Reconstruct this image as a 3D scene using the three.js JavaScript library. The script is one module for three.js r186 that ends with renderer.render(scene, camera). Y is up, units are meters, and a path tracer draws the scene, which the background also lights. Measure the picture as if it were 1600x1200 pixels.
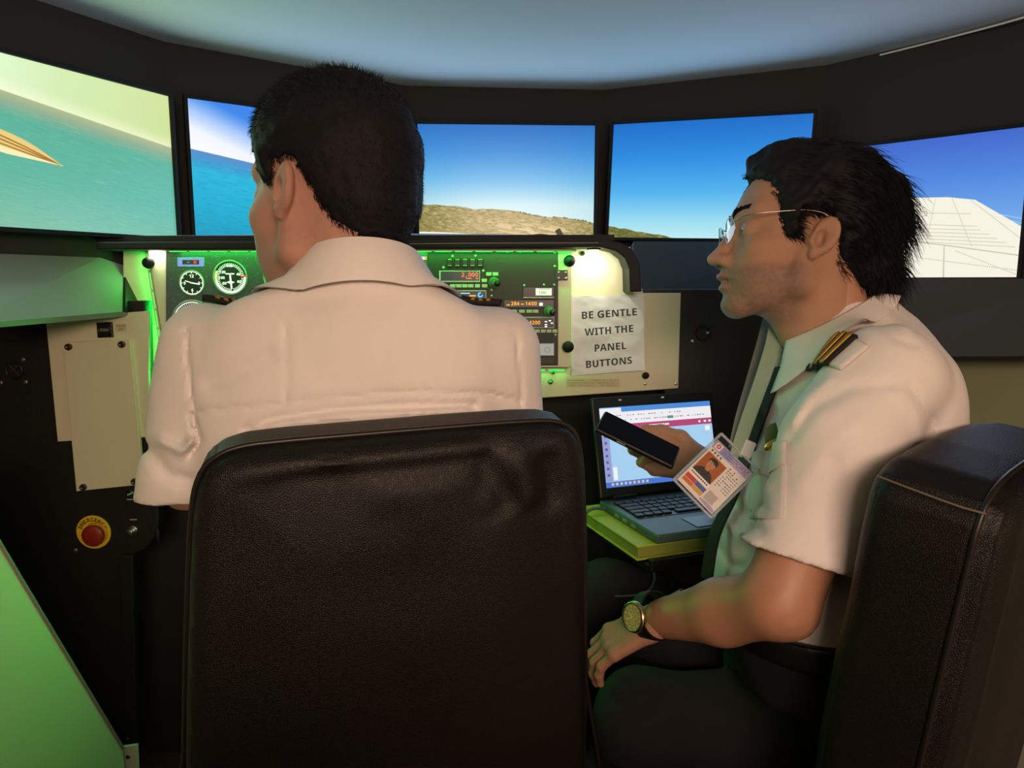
import * as THREE from 'three';
import { mergeGeometries } from 'three/addons/utils/BufferGeometryUtils.js';
import { RoundedBoxGeometry } from 'three/addons/geometries/RoundedBoxGeometry.js';
import { RectAreaLightUniformsLib } from 'three/addons/lights/RectAreaLightUniformsLib.js';

// ---------------------------------------------------------------- camera, exposure, light levels
const FOCAL = 1150, PITCH = 8 * Math.PI / 180, EYE = 1.2;          // focal length in pixels of a 1600x1200 frame
const scene = new THREE.Scene();
scene.background = new THREE.Color(0x000000);
const camera = new THREE.PerspectiveCamera(2 * Math.atan(600 / FOCAL) * 180 / Math.PI, 4 / 3, 0.05, 40);
camera.position.set(0, EYE, 0); camera.rotation.x = -PITCH;
const renderer = new THREE.WebGLRenderer({ antialias: true });
renderer.toneMapping = THREE.LinearToneMapping;
renderer.toneMappingExposure = 1.0;
renderer.shadowMap.enabled = true;
RectAreaLightUniformsLib.init();
const LEVEL = { lamp: 27, screen: 3.0, green: 34, footGreen: 200, spot: 80 };

// ---------------------------------------------------------------- helpers
const V = (x, y, z) => new THREE.Vector3(x, y, z);
const AX = V(1, 0, 0), AU = V(0, Math.cos(PITCH), -Math.sin(PITCH)), AF = V(0, -Math.sin(PITCH), -Math.cos(PITCH));
const AB = AF.clone().negate();
const ray = (px, py) => AX.clone().multiplyScalar((px - 800) / FOCAL).addScaledVector(AU, (600 - py) / FOCAL).add(AF);
const C = (px, py, d) => ray(px, py).multiplyScalar(d).add(camera.position);
const onZ = (px, py, z) => { const r = ray(px, py); return r.multiplyScalar(z / r.z).add(camera.position); };
const onY = (px, py, y) => { const r = ray(px, py); return r.multiplyScalar((y - EYE) / r.y).add(camera.position); };
const D = (x, y, z) => AX.clone().multiplyScalar(x).addScaledVector(AU, y).addScaledVector(AB, z);   // direction: right, up, towards the viewer
let seed = 12345;
const rnd = () => { seed = (seed + 0x6D2B79F5) | 0; let t = Math.imul(seed ^ seed >>> 15, 1 | seed); t = t + Math.imul(t ^ t >>> 7, 61 | t) ^ t; return ((t ^ t >>> 14) >>> 0) / 4294967296; };
const lerp = (a, b, t) => a + (b - a) * t, clamp = (x, a, b) => Math.min(b, Math.max(a, x));
const smooth = (a, b, x) => { const t = clamp((x - a) / (b - a), 0, 1); return t * t * (3 - 2 * t); };
const hash = (x, y, z) => { let h = Math.imul(x, 374761393) + Math.imul(y, 668265263) + Math.imul(z, 2147483647 ^ 0x5bd1e995); h = Math.imul(h ^ h >>> 13, 1274126177); return ((h ^ h >>> 16) >>> 0) / 4294967296; };
function noise(x, y, z) {
  const i = Math.floor(x), j = Math.floor(y), k = Math.floor(z); let u = x - i, v = y - j, w = z - k;
  u = u * u * (3 - 2 * u); v = v * v * (3 - 2 * v); w = w * w * (3 - 2 * w);
  const l = (a, b, t) => a + (b - a) * t;
  return l(l(l(hash(i, j, k), hash(i + 1, j, k), u), l(hash(i, j + 1, k), hash(i + 1, j + 1, k), u), v),
    l(l(hash(i, j, k + 1), hash(i + 1, j, k + 1), u), l(hash(i, j + 1, k + 1), hash(i + 1, j + 1, k + 1), u), v), w) * 2 - 1;
}
const names = {};
const numbered = n => { const k = names[n] = (names[n] ?? -1) + 1; return k ? n + '_' + String(k).padStart(3, '0') : n; };
const bases = new Map();
function thing(name, label, category, pos = V(0, 0, 0), group) {
  const o = new THREE.Group(); o.name = numbered(name); o.position.copy(pos); o.userData = { label, category };
  if (group) o.userData.group = group;
  bases.set(o, pos.clone()); scene.add(o); return o;
}
function add(parent, name, geo, mat, label) {          // geo in world coordinates
  const g = geo.clone(), b = bases.get(parent); g.translate(-b.x, -b.y, -b.z);
  const m = new THREE.Mesh(g, mat); m.name = name; m.castShadow = m.receiveShadow = true;
  if (label) m.userData.label = label;
  bases.set(m, b); parent.add(m); return m;
}
function put(parent, name, geo, mat, pos, quat, label) { // shared local geo placed at a world position
  const b = bases.get(parent), m = new THREE.Mesh(geo, mat); m.name = name; m.castShadow = m.receiveShadow = true;
  m.position.copy(pos).sub(b); if (quat) m.quaternion.copy(quat); if (label) m.userData.label = label;
  bases.set(m, b); parent.add(m); return m;                // parts of it are not added below a turned one
}
function struct(name, geo, mat) {
  const m = new THREE.Mesh(geo, mat); m.name = name; m.castShadow = m.receiveShadow = true; m.userData = { kind: 'structure' };
  bases.set(m, V(0, 0, 0)); scene.add(m); return m;
}
const basis = (x, y, z) => new THREE.Matrix4().makeBasis(x, y, z);
const frameQ = (x, y, z) => new THREE.Quaternion().setFromRotationMatrix(basis(x, y, z));
const std = (color, roughness = 0.6, o = {}) => new THREE.MeshStandardMaterial({ color, roughness, ...o });
const phys = (color, roughness = 0.5, o = {}) => new THREE.MeshPhysicalMaterial({ color, roughness, ...o });
// solid from a front face (four points, counter-clockwise from the front) and a thickness vector pointing back
function slab(pts, back) {
  const n = pts.length, pos = [], idx = [];
  for (const p of pts) pos.push(p.x, p.y, p.z);
  for (const p of pts) pos.push(p.x + back.x, p.y + back.y, p.z + back.z);
  for (let i = 1; i < n - 1; i++) { idx.push(0, i, i + 1, n, n + i + 1, n + i); }
  for (let i = 0; i < n; i++) { const j = (i + 1) % n; idx.push(i, n + i, n + j, i, n + j, j); }
  const g = new THREE.BufferGeometry(); g.setAttribute('position', new THREE.Float32BufferAttribute(pos, 3)); g.setIndex(idx);
  const f = g.toNonIndexed(); f.computeVertexNormals(); planarUV(f); return f;
}
function planarUV(g) {
  g.computeVertexNormals(); const p = g.attributes.position, n = g.attributes.normal, uv = [];
  for (let i = 0; i < p.count; i++) {
    const ax = Math.abs(n.getX(i)), ay = Math.abs(n.getY(i)), az = Math.abs(n.getZ(i));
    if (ay > ax && ay > az) uv.push(p.getX(i), p.getZ(i)); else if (ax > az) uv.push(p.getZ(i), p.getY(i)); else uv.push(p.getX(i), p.getY(i));
  }
  g.setAttribute('uv', new THREE.Float32BufferAttribute(uv, 2)); return g;
}
// plate traced on a vertical plane z: polygon of pixels, its front at z, thick behind it
function plate(poly, z, thick, bevel = 0.002, holes = []) {
  const path = pts => pts.map(([x, y]) => { const p = onZ(x, y, z); return new THREE.Vector2(p.x, p.y); });
  const s = new THREE.Shape(path(poly)); for (const h of holes) s.holes.push(new THREE.Path(path(h)));
  const g = new THREE.ExtrudeGeometry(s, { depth: Math.max(thick - bevel, 0.0005), bevelEnabled: bevel > 0, bevelThickness: bevel, bevelSize: bevel, bevelOffset: -bevel, bevelSegments: 2, curveSegments: 8 });
  g.translate(0, 0, z - thick); return g;
}
const rect = (x0, y0, x1, y1) => [[x0, y1], [x1, y1], [x1, y0], [x0, y0]];
const box = (w, h, d, r = 0.002) => new RoundedBoxGeometry(w, h, d, 2, Math.min(r, w * .45, h * .45, d * .45));
const lathe = (pts, n = 28) => new THREE.LatheGeometry(pts.map(p => new THREE.Vector2(p[0], p[1])), n);
const tube = (pts, r, n = 24, m = 8) => new THREE.TubeGeometry(new THREE.CatmullRomCurve3(pts), n, r, m);
// flat picture on a plane: a thin box whose front carries the picture
function picture(o, X, Y, w, h, mat) {   // o: bottom left corner, X, Y unit vectors
  const a = o.clone(), b = o.clone().addScaledVector(X, w), c = b.clone().addScaledVector(Y, h), d = a.clone().addScaledVector(Y, h);
  return quad([a, b, c, d]);
}
function quad([a, b, c, d]) {
  const g = new THREE.BufferGeometry();
  g.setAttribute('position', new THREE.Float32BufferAttribute([a, b, c, d].flatMap(p => [p.x, p.y, p.z]), 3));
  g.setAttribute('uv', new THREE.Float32BufferAttribute([0, 0, 1, 0, 1, 1, 0, 1], 2)); g.setIndex([0, 1, 2, 0, 2, 3]); g.computeVertexNormals(); return g;
}
function canvas(w, h, draw) {
  const c = document.createElement('canvas'); c.width = w; c.height = h; draw(c.getContext('2d'), w, h);
  const t = new THREE.CanvasTexture(c); t.colorSpace = THREE.SRGBColorSpace; t.magFilter = THREE.LinearFilter; return t;
}
function dataTex(n, f, repeat = 1) {      // grey tile for bump maps
  const a = new Uint8Array(n * n * 4);
  for (let y = 0; y < n; y++) for (let x = 0; x < n; x++) { const v = clamp(Math.round(f(x / n, y / n) * 255), 0, 255), i = (y * n + x) * 4; a[i] = a[i + 1] = a[i + 2] = v; a[i + 3] = 255; }
  const t = new THREE.DataTexture(a, n, n); t.wrapS = t.wrapT = THREE.RepeatWrapping; t.magFilter = THREE.LinearFilter; t.repeat.set(repeat, repeat); t.needsUpdate = true; return t;
}
// ---------------------------------------------------------------- distance fields and their mesher
const smin = (a, b, k) => { const h = Math.max(k - Math.abs(a - b), 0) / k; return Math.min(a, b) - h * h * k * 0.25; };
const smax = (a, b, k) => -smin(-a, -b, k);
function cone(a, b, ra, rb = ra) {
  const dx = b.x - a.x, dy = b.y - a.y, dz = b.z - a.z, l2 = dx * dx + dy * dy + dz * dz;
  return (x, y, z) => { const px = x - a.x, py = y - a.y, pz = z - a.z, t = clamp((px * dx + py * dy + pz * dz) / l2, 0, 1); return Math.hypot(px - dx * t, py - dy * t, pz - dz * t) - (ra + (rb - ra) * t); };
}
function ell(c, r) {
  return (x, y, z) => { const a = (x - c[0]) / r[0], b = (y - c[1]) / r[1], d = (z - c[2]) / r[2], k0 = Math.hypot(a, b, d), k1 = Math.hypot(a / r[0], b / r[1], d / r[2]); return k1 < 1e-9 ? -Math.min(...r) : k0 * (k0 - 1) / k1; };
}
const union = (list, k) => (x, y, z) => { let d = 1e9; for (const f of list) d = smin(d, f(x, y, z), k); return d; };
function sdPoly(P) {
  const n = P.length;
  return (x, y) => {
    let d = 1e18, s = 1;
    for (let i = 0, j = n - 1; i < n; j = i, i++) {
      const ex = P[j][0] - P[i][0], ey = P[j][1] - P[i][1], wx = x - P[i][0], wy = y - P[i][1], t = clamp((wx * ex + wy * ey) / (ex * ex + ey * ey), 0, 1), bx = wx - ex * t, by = wy - ey * t;
      d = Math.min(d, bx * bx + by * by);
      const c1 = y >= P[i][1], c2 = y < P[j][1], c3 = ex * wy > ey * wx;
      if ((c1 && c2 && c3) || (!c1 && !c2 && !c3)) s = -s;
    }
    return s * Math.sqrt(d);
  };
}
function nets(f, lo, hi, h) {            // naive surface nets
  const [nx, ny, nz] = [0, 1, 2].map(i => Math.ceil((hi[i] - lo[i]) / h) + 2), val = new Float32Array(nx * ny * nz), B = 4, at = (i, j, k) => i + nx * (j + ny * k);
  for (let k = 0; k < nz; k += B) for (let j = 0; j < ny; j += B) for (let i = 0; i < nx; i += B) {
    const m = (B - 1) / 2, d = f(lo[0] + (i + m) * h, lo[1] + (j + m) * h, lo[2] + (k + m) * h), far = Math.abs(d) > h * B * 1.6;
    for (let c = k; c < Math.min(k + B, nz); c++) for (let b = j; b < Math.min(j + B, ny); b++) for (let a = i; a < Math.min(i + B, nx); a++)
      val[at(a, b, c)] = far ? d : f(lo[0] + a * h, lo[1] + b * h, lo[2] + c * h);
  }
  const id = new Int32Array(nx * ny * nz).fill(-1), pos = [], idx = [];
  for (let k = 0; k < nz - 1; k++) for (let j = 0; j < ny - 1; j++) for (let i = 0; i < nx - 1; i++) {
    let mask = 0; const v = [];
    for (let c = 0; c < 8; c++) { const q = val[at(i + (c & 1), j + (c >> 1 & 1), k + (c >> 2))]; v.push(q); if (q < 0) mask |= 1 << c; }
    if (!mask || mask === 255) continue;
    let sx = 0, sy = 0, sz = 0, n = 0;
    for (let a = 0; a < 8; a++) for (let e = 0; e < 3; e++) {
      const b = a | 1 << e; if (b === a || (v[a] < 0) === (v[b] < 0)) continue;
      const t = v[a] / (v[a] - v[b]); n++;
      sx += (a & 1) + (e === 0 ? t : 0); sy += (a >> 1 & 1) + (e === 1 ? t : 0); sz += (a >> 2) + (e === 2 ? t : 0);
    }
    id[at(i, j, k)] = pos.length / 3; pos.push(lo[0] + (i + sx / n) * h, lo[1] + (j + sy / n) * h, lo[2] + (k + sz / n) * h);
  }
  const q4 = (a, b, c, d, flip) => { if (a < 0 || b < 0 || c < 0 || d < 0) return; flip ? idx.push(a, c, b, a, d, c) : idx.push(a, b, c, a, c, d); };
  for (let k = 1; k < nz - 1; k++) for (let j = 1; j < ny - 1; j++) for (let i = 1; i < nx - 1; i++) {
    const s = val[at(i, j, k)] < 0;
    if (s !== val[at(i + 1, j, k)] < 0) q4(id[at(i, j - 1, k - 1)], id[at(i, j, k - 1)], id[at(i, j, k)], id[at(i, j - 1, k)], !s);
    if (s !== val[at(i, j + 1, k)] < 0) q4(id[at(i - 1, j, k - 1)], id[at(i - 1, j, k)], id[at(i, j, k)], id[at(i, j, k - 1)], !s);
    if (s !== val[at(i, j, k + 1)] < 0) q4(id[at(i - 1, j - 1, k)], id[at(i, j - 1, k)], id[at(i, j, k)], id[at(i - 1, j, k)], !s);
  }
  const g = new THREE.BufferGeometry();
  g.setAttribute('position', new THREE.Float32BufferAttribute(pos, 3)); g.setIndex(idx); g.computeVertexNormals();
  const uv = []; for (let i = 0; i < pos.length; i += 3) uv.push(pos[i] + pos[i + 2] * 0.5, pos[i + 1]);
  g.setAttribute('uv', new THREE.Float32BufferAttribute(uv, 2)); return g;
}
function paint(g, f) {
  const p = g.attributes.position, c = new Float32Array(p.count * 3);
  for (let i = 0; i < p.count; i++) c.set(f(p.getX(i), p.getY(i), p.getZ(i)), i * 3);
  g.setAttribute('color', new THREE.BufferAttribute(c, 3)); return g;
}
// cloth patch lying on a field: o + u*X + v*Y marched along -N, thick
function drape(f, o, X, Y, N, outline, nu, nv, lift, thick, reach = 0.08) {
  const pos = [], idx = [], uv = []; let last = 0;
  for (let side = 0; side < 2; side++) for (let j = 0; j <= nv; j++) for (let i = 0; i <= nu; i++) {
    const [a, b] = outline(i / nu, j / nv), p = o.clone().addScaledVector(X, a).addScaledVector(Y, b).addScaledVector(N, reach);
    let d = 0, t = 0; for (let s = 0; s < 40 && t < reach * 2.2; s++) { d = f(p.x, p.y, p.z) - lift; if (d < 0.0004) break; const st = Math.min(d * 0.8, 0.012); p.addScaledVector(N, -st); t += st; }
    if (!side) p.addScaledVector(N, thick); else p.addScaledVector(N, -0.002);
    pos.push(p.x, p.y, p.z); uv.push(i / nu, j / nv);
  }
  const W = nu + 1, T = W * (nv + 1);
  for (let j = 0; j < nv; j++) for (let i = 0; i < nu; i++) { const a = j * W + i; idx.push(a, a + 1, a + W + 1, a, a + W + 1, a + W, T + a, T + a + W + 1, T + a + 1, T + a, T + a + W, T + a + W + 1); }
  const rim = []; for (let i = 0; i < nu; i++) rim.push(i); for (let j = 0; j < nv; j++) rim.push(j * W + nu); for (let i = nu; i > 0; i--) rim.push(nv * W + i); for (let j = nv; j > 0; j--) rim.push(j * W);
  rim.forEach((a, k) => { const b = rim[(k + 1) % rim.length]; idx.push(a, T + a, T + b, a, T + b, b); });
  const g = new THREE.BufferGeometry(); g.setAttribute('position', new THREE.Float32BufferAttribute(pos, 3)); g.setAttribute('uv', new THREE.Float32BufferAttribute(uv, 2)); g.setIndex(idx); g.computeVertexNormals(); return g;
}
// ribbon with thickness through points, width direction given per point
function ribbon(pts, wdir, width, thick, n = 30) {
  const cv = new THREE.CatmullRomCurve3(pts), pos = [], idx = [], uv = [];
  for (let i = 0; i <= n; i++) {
    const t = i / n, p = cv.getPoint(t), tan = cv.getTangent(t), w = (typeof wdir === 'function' ? wdir(t) : wdir.clone()); w.addScaledVector(tan, -w.dot(tan)).normalize();
    const nn = tan.clone().cross(w).normalize(), hw = (typeof width === 'function' ? width(t) : width) / 2;
    for (const [a, b] of [[-1, -1], [1, -1], [1, 1], [-1, 1]]) { const q = p.clone().addScaledVector(w, a * hw).addScaledVector(nn, b * thick / 2); pos.push(q.x, q.y, q.z); uv.push(a * hw, t); }
  }
  for (let i = 0; i < n; i++) for (let k = 0; k < 4; k++) { const a = i * 4 + k, b = i * 4 + (k + 1) % 4; idx.push(a, b, b + 4, a, b + 4, a + 4); }
  idx.push(0, 2, 1, 0, 3, 2, n * 4, n * 4 + 1, n * 4 + 2, n * 4, n * 4 + 2, n * 4 + 3);
  const g = new THREE.BufferGeometry(); g.setAttribute('position', new THREE.Float32BufferAttribute(pos, 3)); g.setAttribute('uv', new THREE.Float32BufferAttribute(uv, 2)); g.setIndex(idx);
  const f = g.toNonIndexed(); f.computeVertexNormals(); return f;
}
// ---------------------------------------------------------------- materials
const fine = dataTex(256, (u, v) => { let s = 0; for (let k = 0; k < 3; k++) { const n = 16 << k; const x = u * n, y = v * n; const i = Math.floor(x), j = Math.floor(y), h = (a, b) => hash(((a % n) + n) % n, ((b % n) + n) % n, k + 7); const a = x - i, b = y - j; s += lerp(lerp(h(i, j), h(i + 1, j), a), lerp(h(i, j + 1), h(i + 1, j + 1), a), b) / 3; } return s; }, 6);
const weave = dataTex(128, (u, v) => 0.5 + 0.25 * Math.sin(u * 64 * Math.PI) + 0.25 * Math.sin(v * 64 * Math.PI), 22);
const leatherTex = dataTex(512, (u, v) => {           // pebbled cells with creases between
  const n = 60; let d1 = 9, d2 = 9; const x = u * n, y = v * n, i = Math.floor(x), j = Math.floor(y);
  for (let a = -1; a < 2; a++) for (let b = -1; b < 2; b++) { const ci = ((i + a) % n + n) % n, cj = ((j + b) % n + n) % n, d = Math.hypot(i + a + hash(ci, cj, 3) - x, j + b + hash(ci, cj, 4) - y); if (d < d1) { d2 = d1; d1 = d; } else if (d < d2) d2 = d; }
  return clamp((d2 - d1) * 2.2, 0, 1);
}, 8);
const M = {
  wall: std(0x2a2926, 0.9, { bumpMap: fine, bumpScale: 0.0008 }), ceil: std(0xc9c7c0, 0.95, { bumpMap: fine, bumpScale: 0.0006 }),
  floor: std(0x5c4335, 0.95, { bumpMap: fine, bumpScale: 0.003 }), skirt: std(0x63665f, 0.75, { bumpMap: fine, bumpScale: 0.0004 }),
  cream: std(0xdcd7b8, 0.5), creamWall: std(0xbdb494, 0.6), blackPanel: std(0x15140f, 0.55, { bumpMap: fine, bumpScale: 0.0004 }),
  black: std(0x0b0b0b, 0.4), bezel: std(0x060606, 0.8), hood: std(0x090909, 0.7), rubber: std(0x0a0a0a, 0.7), metal: std(0xb9b9b4, 0.28, { metalness: 1 }), gold: std(0xc9a24a, 0.35, { metalness: 1 }),
  leather: phys(0x0f0c0a, 0.48, { specularIntensity: 0.7, bumpMap: leatherTex, bumpScale: 0.00028 }), seam: phys(0x17130f, 0.4), thread: std(0x6a5f50, 0.7),
  shirt: phys(0xe6e1dc, 0.85, { bumpMap: weave, bumpScale: 0.00015, sheen: 0.2, sheenRoughness: 0.6 }), epaulette: std(0x0d0e14, 0.8), stripe: std(0xb08a3c, 0.45, { metalness: 0.6 }),
  trousers: std(0x0b0d10, 0.9, { bumpMap: weave, bumpScale: 0.0002 }), shoe: phys(0x0a0908, 0.3), skin: phys(0xffffff, 0.5, { vertexColors: true, bumpMap: fine, bumpScale: 0.0002 }),
  hair: phys(0x17171b, 0.7, { specularIntensity: 0.35 }), tie: std(0x08080a, 0.7), paper: null, glass: phys(0xffffff, 0.03, { transmission: 1, thickness: 0, ior: 1.5 }),
  radio: std(0x1c211d, 0.5), dark: std(0x0c0e0d, 0.45), display: std(0x1a1d22, 0.25), key: std(0x0b0c0c, 0.5), greenLitDeck: std(0x3c524d, 0.45), buttonPale: std(0xb9c7a8, 0.5), knobGreen: std(0x3c7a48, 0.4),  // laptop body tone has the green strip and screen light mixed in
};
const glow = (tex, k = 1, rough = 0.25) => new THREE.MeshStandardMaterial({ color: 0x000000, roughness: rough, emissive: 0xffffff, emissiveMap: tex, emissiveIntensity: k });
const lit = (c, k) => new THREE.MeshStandardMaterial({ color: 0x111111, roughness: 0.4, emissive: c, emissiveIntensity: k });
function areaLight(parent, color, k, w, h, pos, target) {      // pos, target in world coordinates
  const l = new THREE.RectAreaLight(color, k, w, h), b = parent ? bases.get(parent) : V(0, 0, 0);
  l.position.copy(pos); l.lookAt(target); l.position.sub(b); (parent ?? scene).add(l); return l;
}
// ---------------------------------------------------------------- the room
const CEIL = 1.72;
const plan = [[-1.25, 1.45], [-1.25, -0.6], [-0.96, -1.33], [-0.765, -1.705], [-0.285, -2.075], [0.25, -2.12], [0.765, -1.885], [1.075, -1.51], [1.3, -0.7], [1.3, 1.45]];
const UP0 = 1.16;
const wallNames = ['wall_left', 'wall_left_front', 'wall_front_left_side', 'wall_front_left', 'wall_front', 'wall_front_right', 'wall_front_right_side', 'wall_right_front', 'wall_right', 'wall_back'];
plan.forEach(([x, z], i) => {
  const [x2, z2] = plan[(i + 1) % plan.length], len = Math.hypot(x2 - x, z2 - z), t = 0.04, y0 = i > 0 && i < 8 ? UP0 : 0;
  const g = new THREE.BoxGeometry(len + 0.03, CEIL - y0, t); planarUV(g); g.translate(0, (CEIL + y0) / 2, -t / 2);
  const a = Math.atan2(-(z2 - z), x2 - x); g.rotateY(a); g.translate((x + x2) / 2, 0, (z + z2) / 2);
  struct(wallNames[i], g, [0, 8, 9].includes(i) ? M.creamWall : M.wall);
});
{
  const flat = (y, t, m, n) => { const s = new THREE.Shape(plan.map(([x, z]) => new THREE.Vector2(x * 1.06, -z * 1.04))), g = new THREE.ExtrudeGeometry(s, { depth: t, bevelEnabled: false }); g.rotateX(-Math.PI / 2); g.translate(0, y, 0); planarUV(g); return struct(n, g, m); };
  const fg = new THREE.BoxGeometry(2.8, 0.05, 3.5); planarUV(fg); fg.translate(0.02, -0.025, -0.2); struct('floor', fg, M.floor); flat(CEIL, 0.05, M.ceil, 'ceiling');
  // bright seam strip where ceiling meets the right wall
  struct('trim_1', tube([onY(1375, 86, CEIL - 0.006), onY(1490, 57, CEIL - 0.006), onY(1600, 27, CEIL - 0.008), onY(1660, 6, CEIL - 0.006)], 0.0022, 20, 6), std(0xe4dfd0, 0.5));
}
// sloped skirts under the monitors
const skirt = (n, a, b, c, d, m = M.skirt) => struct(n, slab([d, c, b, a].map(p => C(...p)), V(0, -0.01, -0.03)), m);
skirt('trim_2', [-60, 366, 1.33], [193, 385, 1.60], [193, 487, 1.49], [-60, 507, 1.17], std(0x8aa094, 0.7));  // grey skirt with the green light falling on it mixed into its colour
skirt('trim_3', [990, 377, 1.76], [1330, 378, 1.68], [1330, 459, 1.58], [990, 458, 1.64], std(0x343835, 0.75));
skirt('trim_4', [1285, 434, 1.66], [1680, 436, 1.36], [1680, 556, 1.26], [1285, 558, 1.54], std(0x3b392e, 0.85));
// inner ends of the skirts
struct('trim_5', slab([C(196, 487, 1.485), C(196, 384, 1.6), C(187, 384, 1.62), C(187, 487, 1.49)].reverse(), V(0, 0, -0.05)), M.black);
// lower wall on the right: black panel, then a cream lower wall
struct('wall_right_lower', slab([V(0.70, 0, -1.72), V(1.38, 0, -1.02), V(1.38, 1.14, -1.02), V(0.70, 1.14, -1.72)], V(0.02, 0, -0.03)), std(0x868a66, 0.7));
struct('wall_left_lower', slab([V(-1.27, 0, -0.6), V(-1.27, 0, -1.76), V(-1.27, 1.2, -1.76), V(-1.27, 1.2, -0.6)].reverse(), V(-0.03, 0, 0)), M.wall);
struct('wall_front_lower', slab([V(-1.3, 0, -1.74), V(0.75, 0, -1.74), V(0.75, 1.25, -1.74), V(-1.3, 1.25, -1.74)], V(0, 0, -0.02)), M.wall);

// ---------------------------------------------------------------- monitors
function monitor(label, L, R, y0, y1, tex, avg, roll = 0, k = 1) {
  const w = Math.hypot(R[0] - L[0], R[1] - L[1]), h = y1 - y0, pos = V((L[0] + R[0]) / 2, y0, (L[1] + R[1]) / 2);
  const o = thing('monitor', label, 'monitor', pos, undefined); bases.set(o, V(0, 0, 0));
  o.rotation.set(0, Math.atan2(-(R[1] - L[1]), R[0] - L[0]), roll, 'YXZ');
  const b = 0.006, s = new THREE.Shape([[-w / 2 - b, -b], [w / 2 + b, -b], [w / 2 + b, h + b], [-w / 2 - b, h + b]].map(p => new THREE.Vector2(...p)));
  s.holes.push(new THREE.Path([[-w / 2, 0], [-w / 2, h], [w / 2, h], [w / 2, 0]].map(p => new THREE.Vector2(...p))));
  const f = new THREE.ExtrudeGeometry(s, { depth: 0.012, bevelEnabled: true, bevelSize: 0.001, bevelThickness: 0.001, bevelSegments: 1 }); f.translate(0, 0, -0.009);
  add(o, 'bezel', f, M.bezel);
  const hb = box(w + 0.01, h + 0.01, 0.012); hb.translate(0, h / 2, -0.0155); add(o, 'housing', hb, M.black);
  add(o, 'screen', quad([V(-w / 2, 0, -0.004), V(w / 2, 0, -0.004), V(w / 2, h, -0.004), V(-w / 2, h, -0.004)]), glow(tex, k));
  areaLight(o, avg, LEVEL.screen, w, h, V(0, h / 2, 0.004), V(0, h / 2, 1));
  const l = o.children[o.children.length - 1]; l.rotation.set(0, Math.PI, 0);
  return o;
}
const W = 640, H = 360;
const grad = (c, x0, y0, x1, y1, stops) => { const g = c.createLinearGradient(x0, y0, x1, y1); stops.forEach(([t, s]) => g.addColorStop(t, s)); return g; };
function waves(c, y, n, col, slope) { c.lineWidth = 1; for (let i = 0; i < n; i++) { const x = rnd() * W, yy = y(x) + 6 + rnd() * (H - y(x)), l = 6 + rnd() * 26; c.strokeStyle = col(rnd()); c.beginPath(); c.moveTo(x, yy); c.lineTo(x + l, yy + l * slope + rnd() * 2 - 1); c.stroke(); } }
const sea1 = canvas(W, H, c => {
  const hy = x => H * lerp(0.10, 0.36, x / W);
  c.fillStyle = grad(c, 0, 0, W, 120, [[0, '#f0ffdc'], [0.35, '#e6ffd8'], [0.6, '#d6eeb4'], [1, '#d2e39a']]); c.fillRect(0, 0, W, H);
  c.save(); c.transform(1, 0.16, 0, 1, 0, 0); c.fillStyle = grad(c, 0, H * 0.0, 0, H * 0.12, [[0, 'rgba(255,255,225,0)'], [1, 'rgba(255,255,215,0.9)']]); c.fillRect(0, 0, W, H * 0.12); c.restore();
  c.fillStyle = '#86c3a6'; c.beginPath(); c.moveTo(0, hy(0)); c.lineTo(W, hy(W)); c.lineTo(W, H); c.lineTo(0, H); c.fill();
  c.save(); c.transform(1, (hy(W) - hy(0)) / W, 0, 1, 0, 0); c.fillStyle = grad(c, 0, hy(0), 0, H, [[0, '#b5bd8c'], [0.06, '#94b193'], [0.15, '#5fb49a'], [0.5, '#63b79f'], [1, '#8cc4a6']]); c.fillRect(0, hy(0), W, H); c.restore();
  waves(c, x => hy(x) + 16, 1500, r => r < 0.5 ? `rgba(60,140,120,${0.10 + r * 0.2})` : `rgba(190,235,205,${0.06 + (r - 0.5) * 0.25})`, 0.14);
  c.fillStyle = '#f0cf80'; c.beginPath(); c.moveTo(120, 118); c.lineTo(215, 146); c.quadraticCurveTo(300, 158, 345, 190); c.quadraticCurveTo(372, 208, 384, 216); c.quadraticCurveTo(350, 212, 280, 206); c.lineTo(120, 176); c.fill();
  c.strokeStyle = '#a5762c'; c.lineWidth = 3; for (const [a, b] of [[126, 166], [133, 178], [146, 190]]) { c.beginPath(); c.moveTo(120, a); c.quadraticCurveTo(280, b, 376, 214); c.stroke(); }
  c.fillStyle = '#fff0b8'; c.beginPath(); c.moveTo(120, 160); c.lineTo(384, 215); c.lineTo(280, 206); c.lineTo(120, 176); c.fill();
});
const sea2 = canvas(W, H, c => {
  const hy = x => H * lerp(0.36, 0.62, x / W);
  c.fillStyle = grad(c, 60, 0, 0, 150, [[0, '#3f86ea'], [0.28, '#a9c9fb'], [0.55, '#f2f6ff'], [1, '#ffffff']]); c.fillRect(0, 0, W, H);
  c.save(); c.transform(1, (hy(W) - hy(0)) / W, 0, 1, 0, 0); c.fillStyle = grad(c, 0, hy(0), 0, H, [[0, '#5f8fce'], [0.12, '#3f9fd2'], [0.22, '#2ab8dc'], [0.6, '#1eb0d4'], [1, '#169cc2']]); c.fillRect(0, hy(0), W, H); c.restore();
  waves(c, x => hy(x) + 14, 1500, r => r < 0.5 ? `rgba(0,90,140,${0.1 + r * 0.3})` : `rgba(140,225,250,${0.06 + (r - 0.5) * 0.3})`, 0.1);
});
const sky = (c, a) => { c.fillStyle = grad(c, 0, 0, 0, H, a); c.fillRect(0, 0, W, H); };
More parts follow.
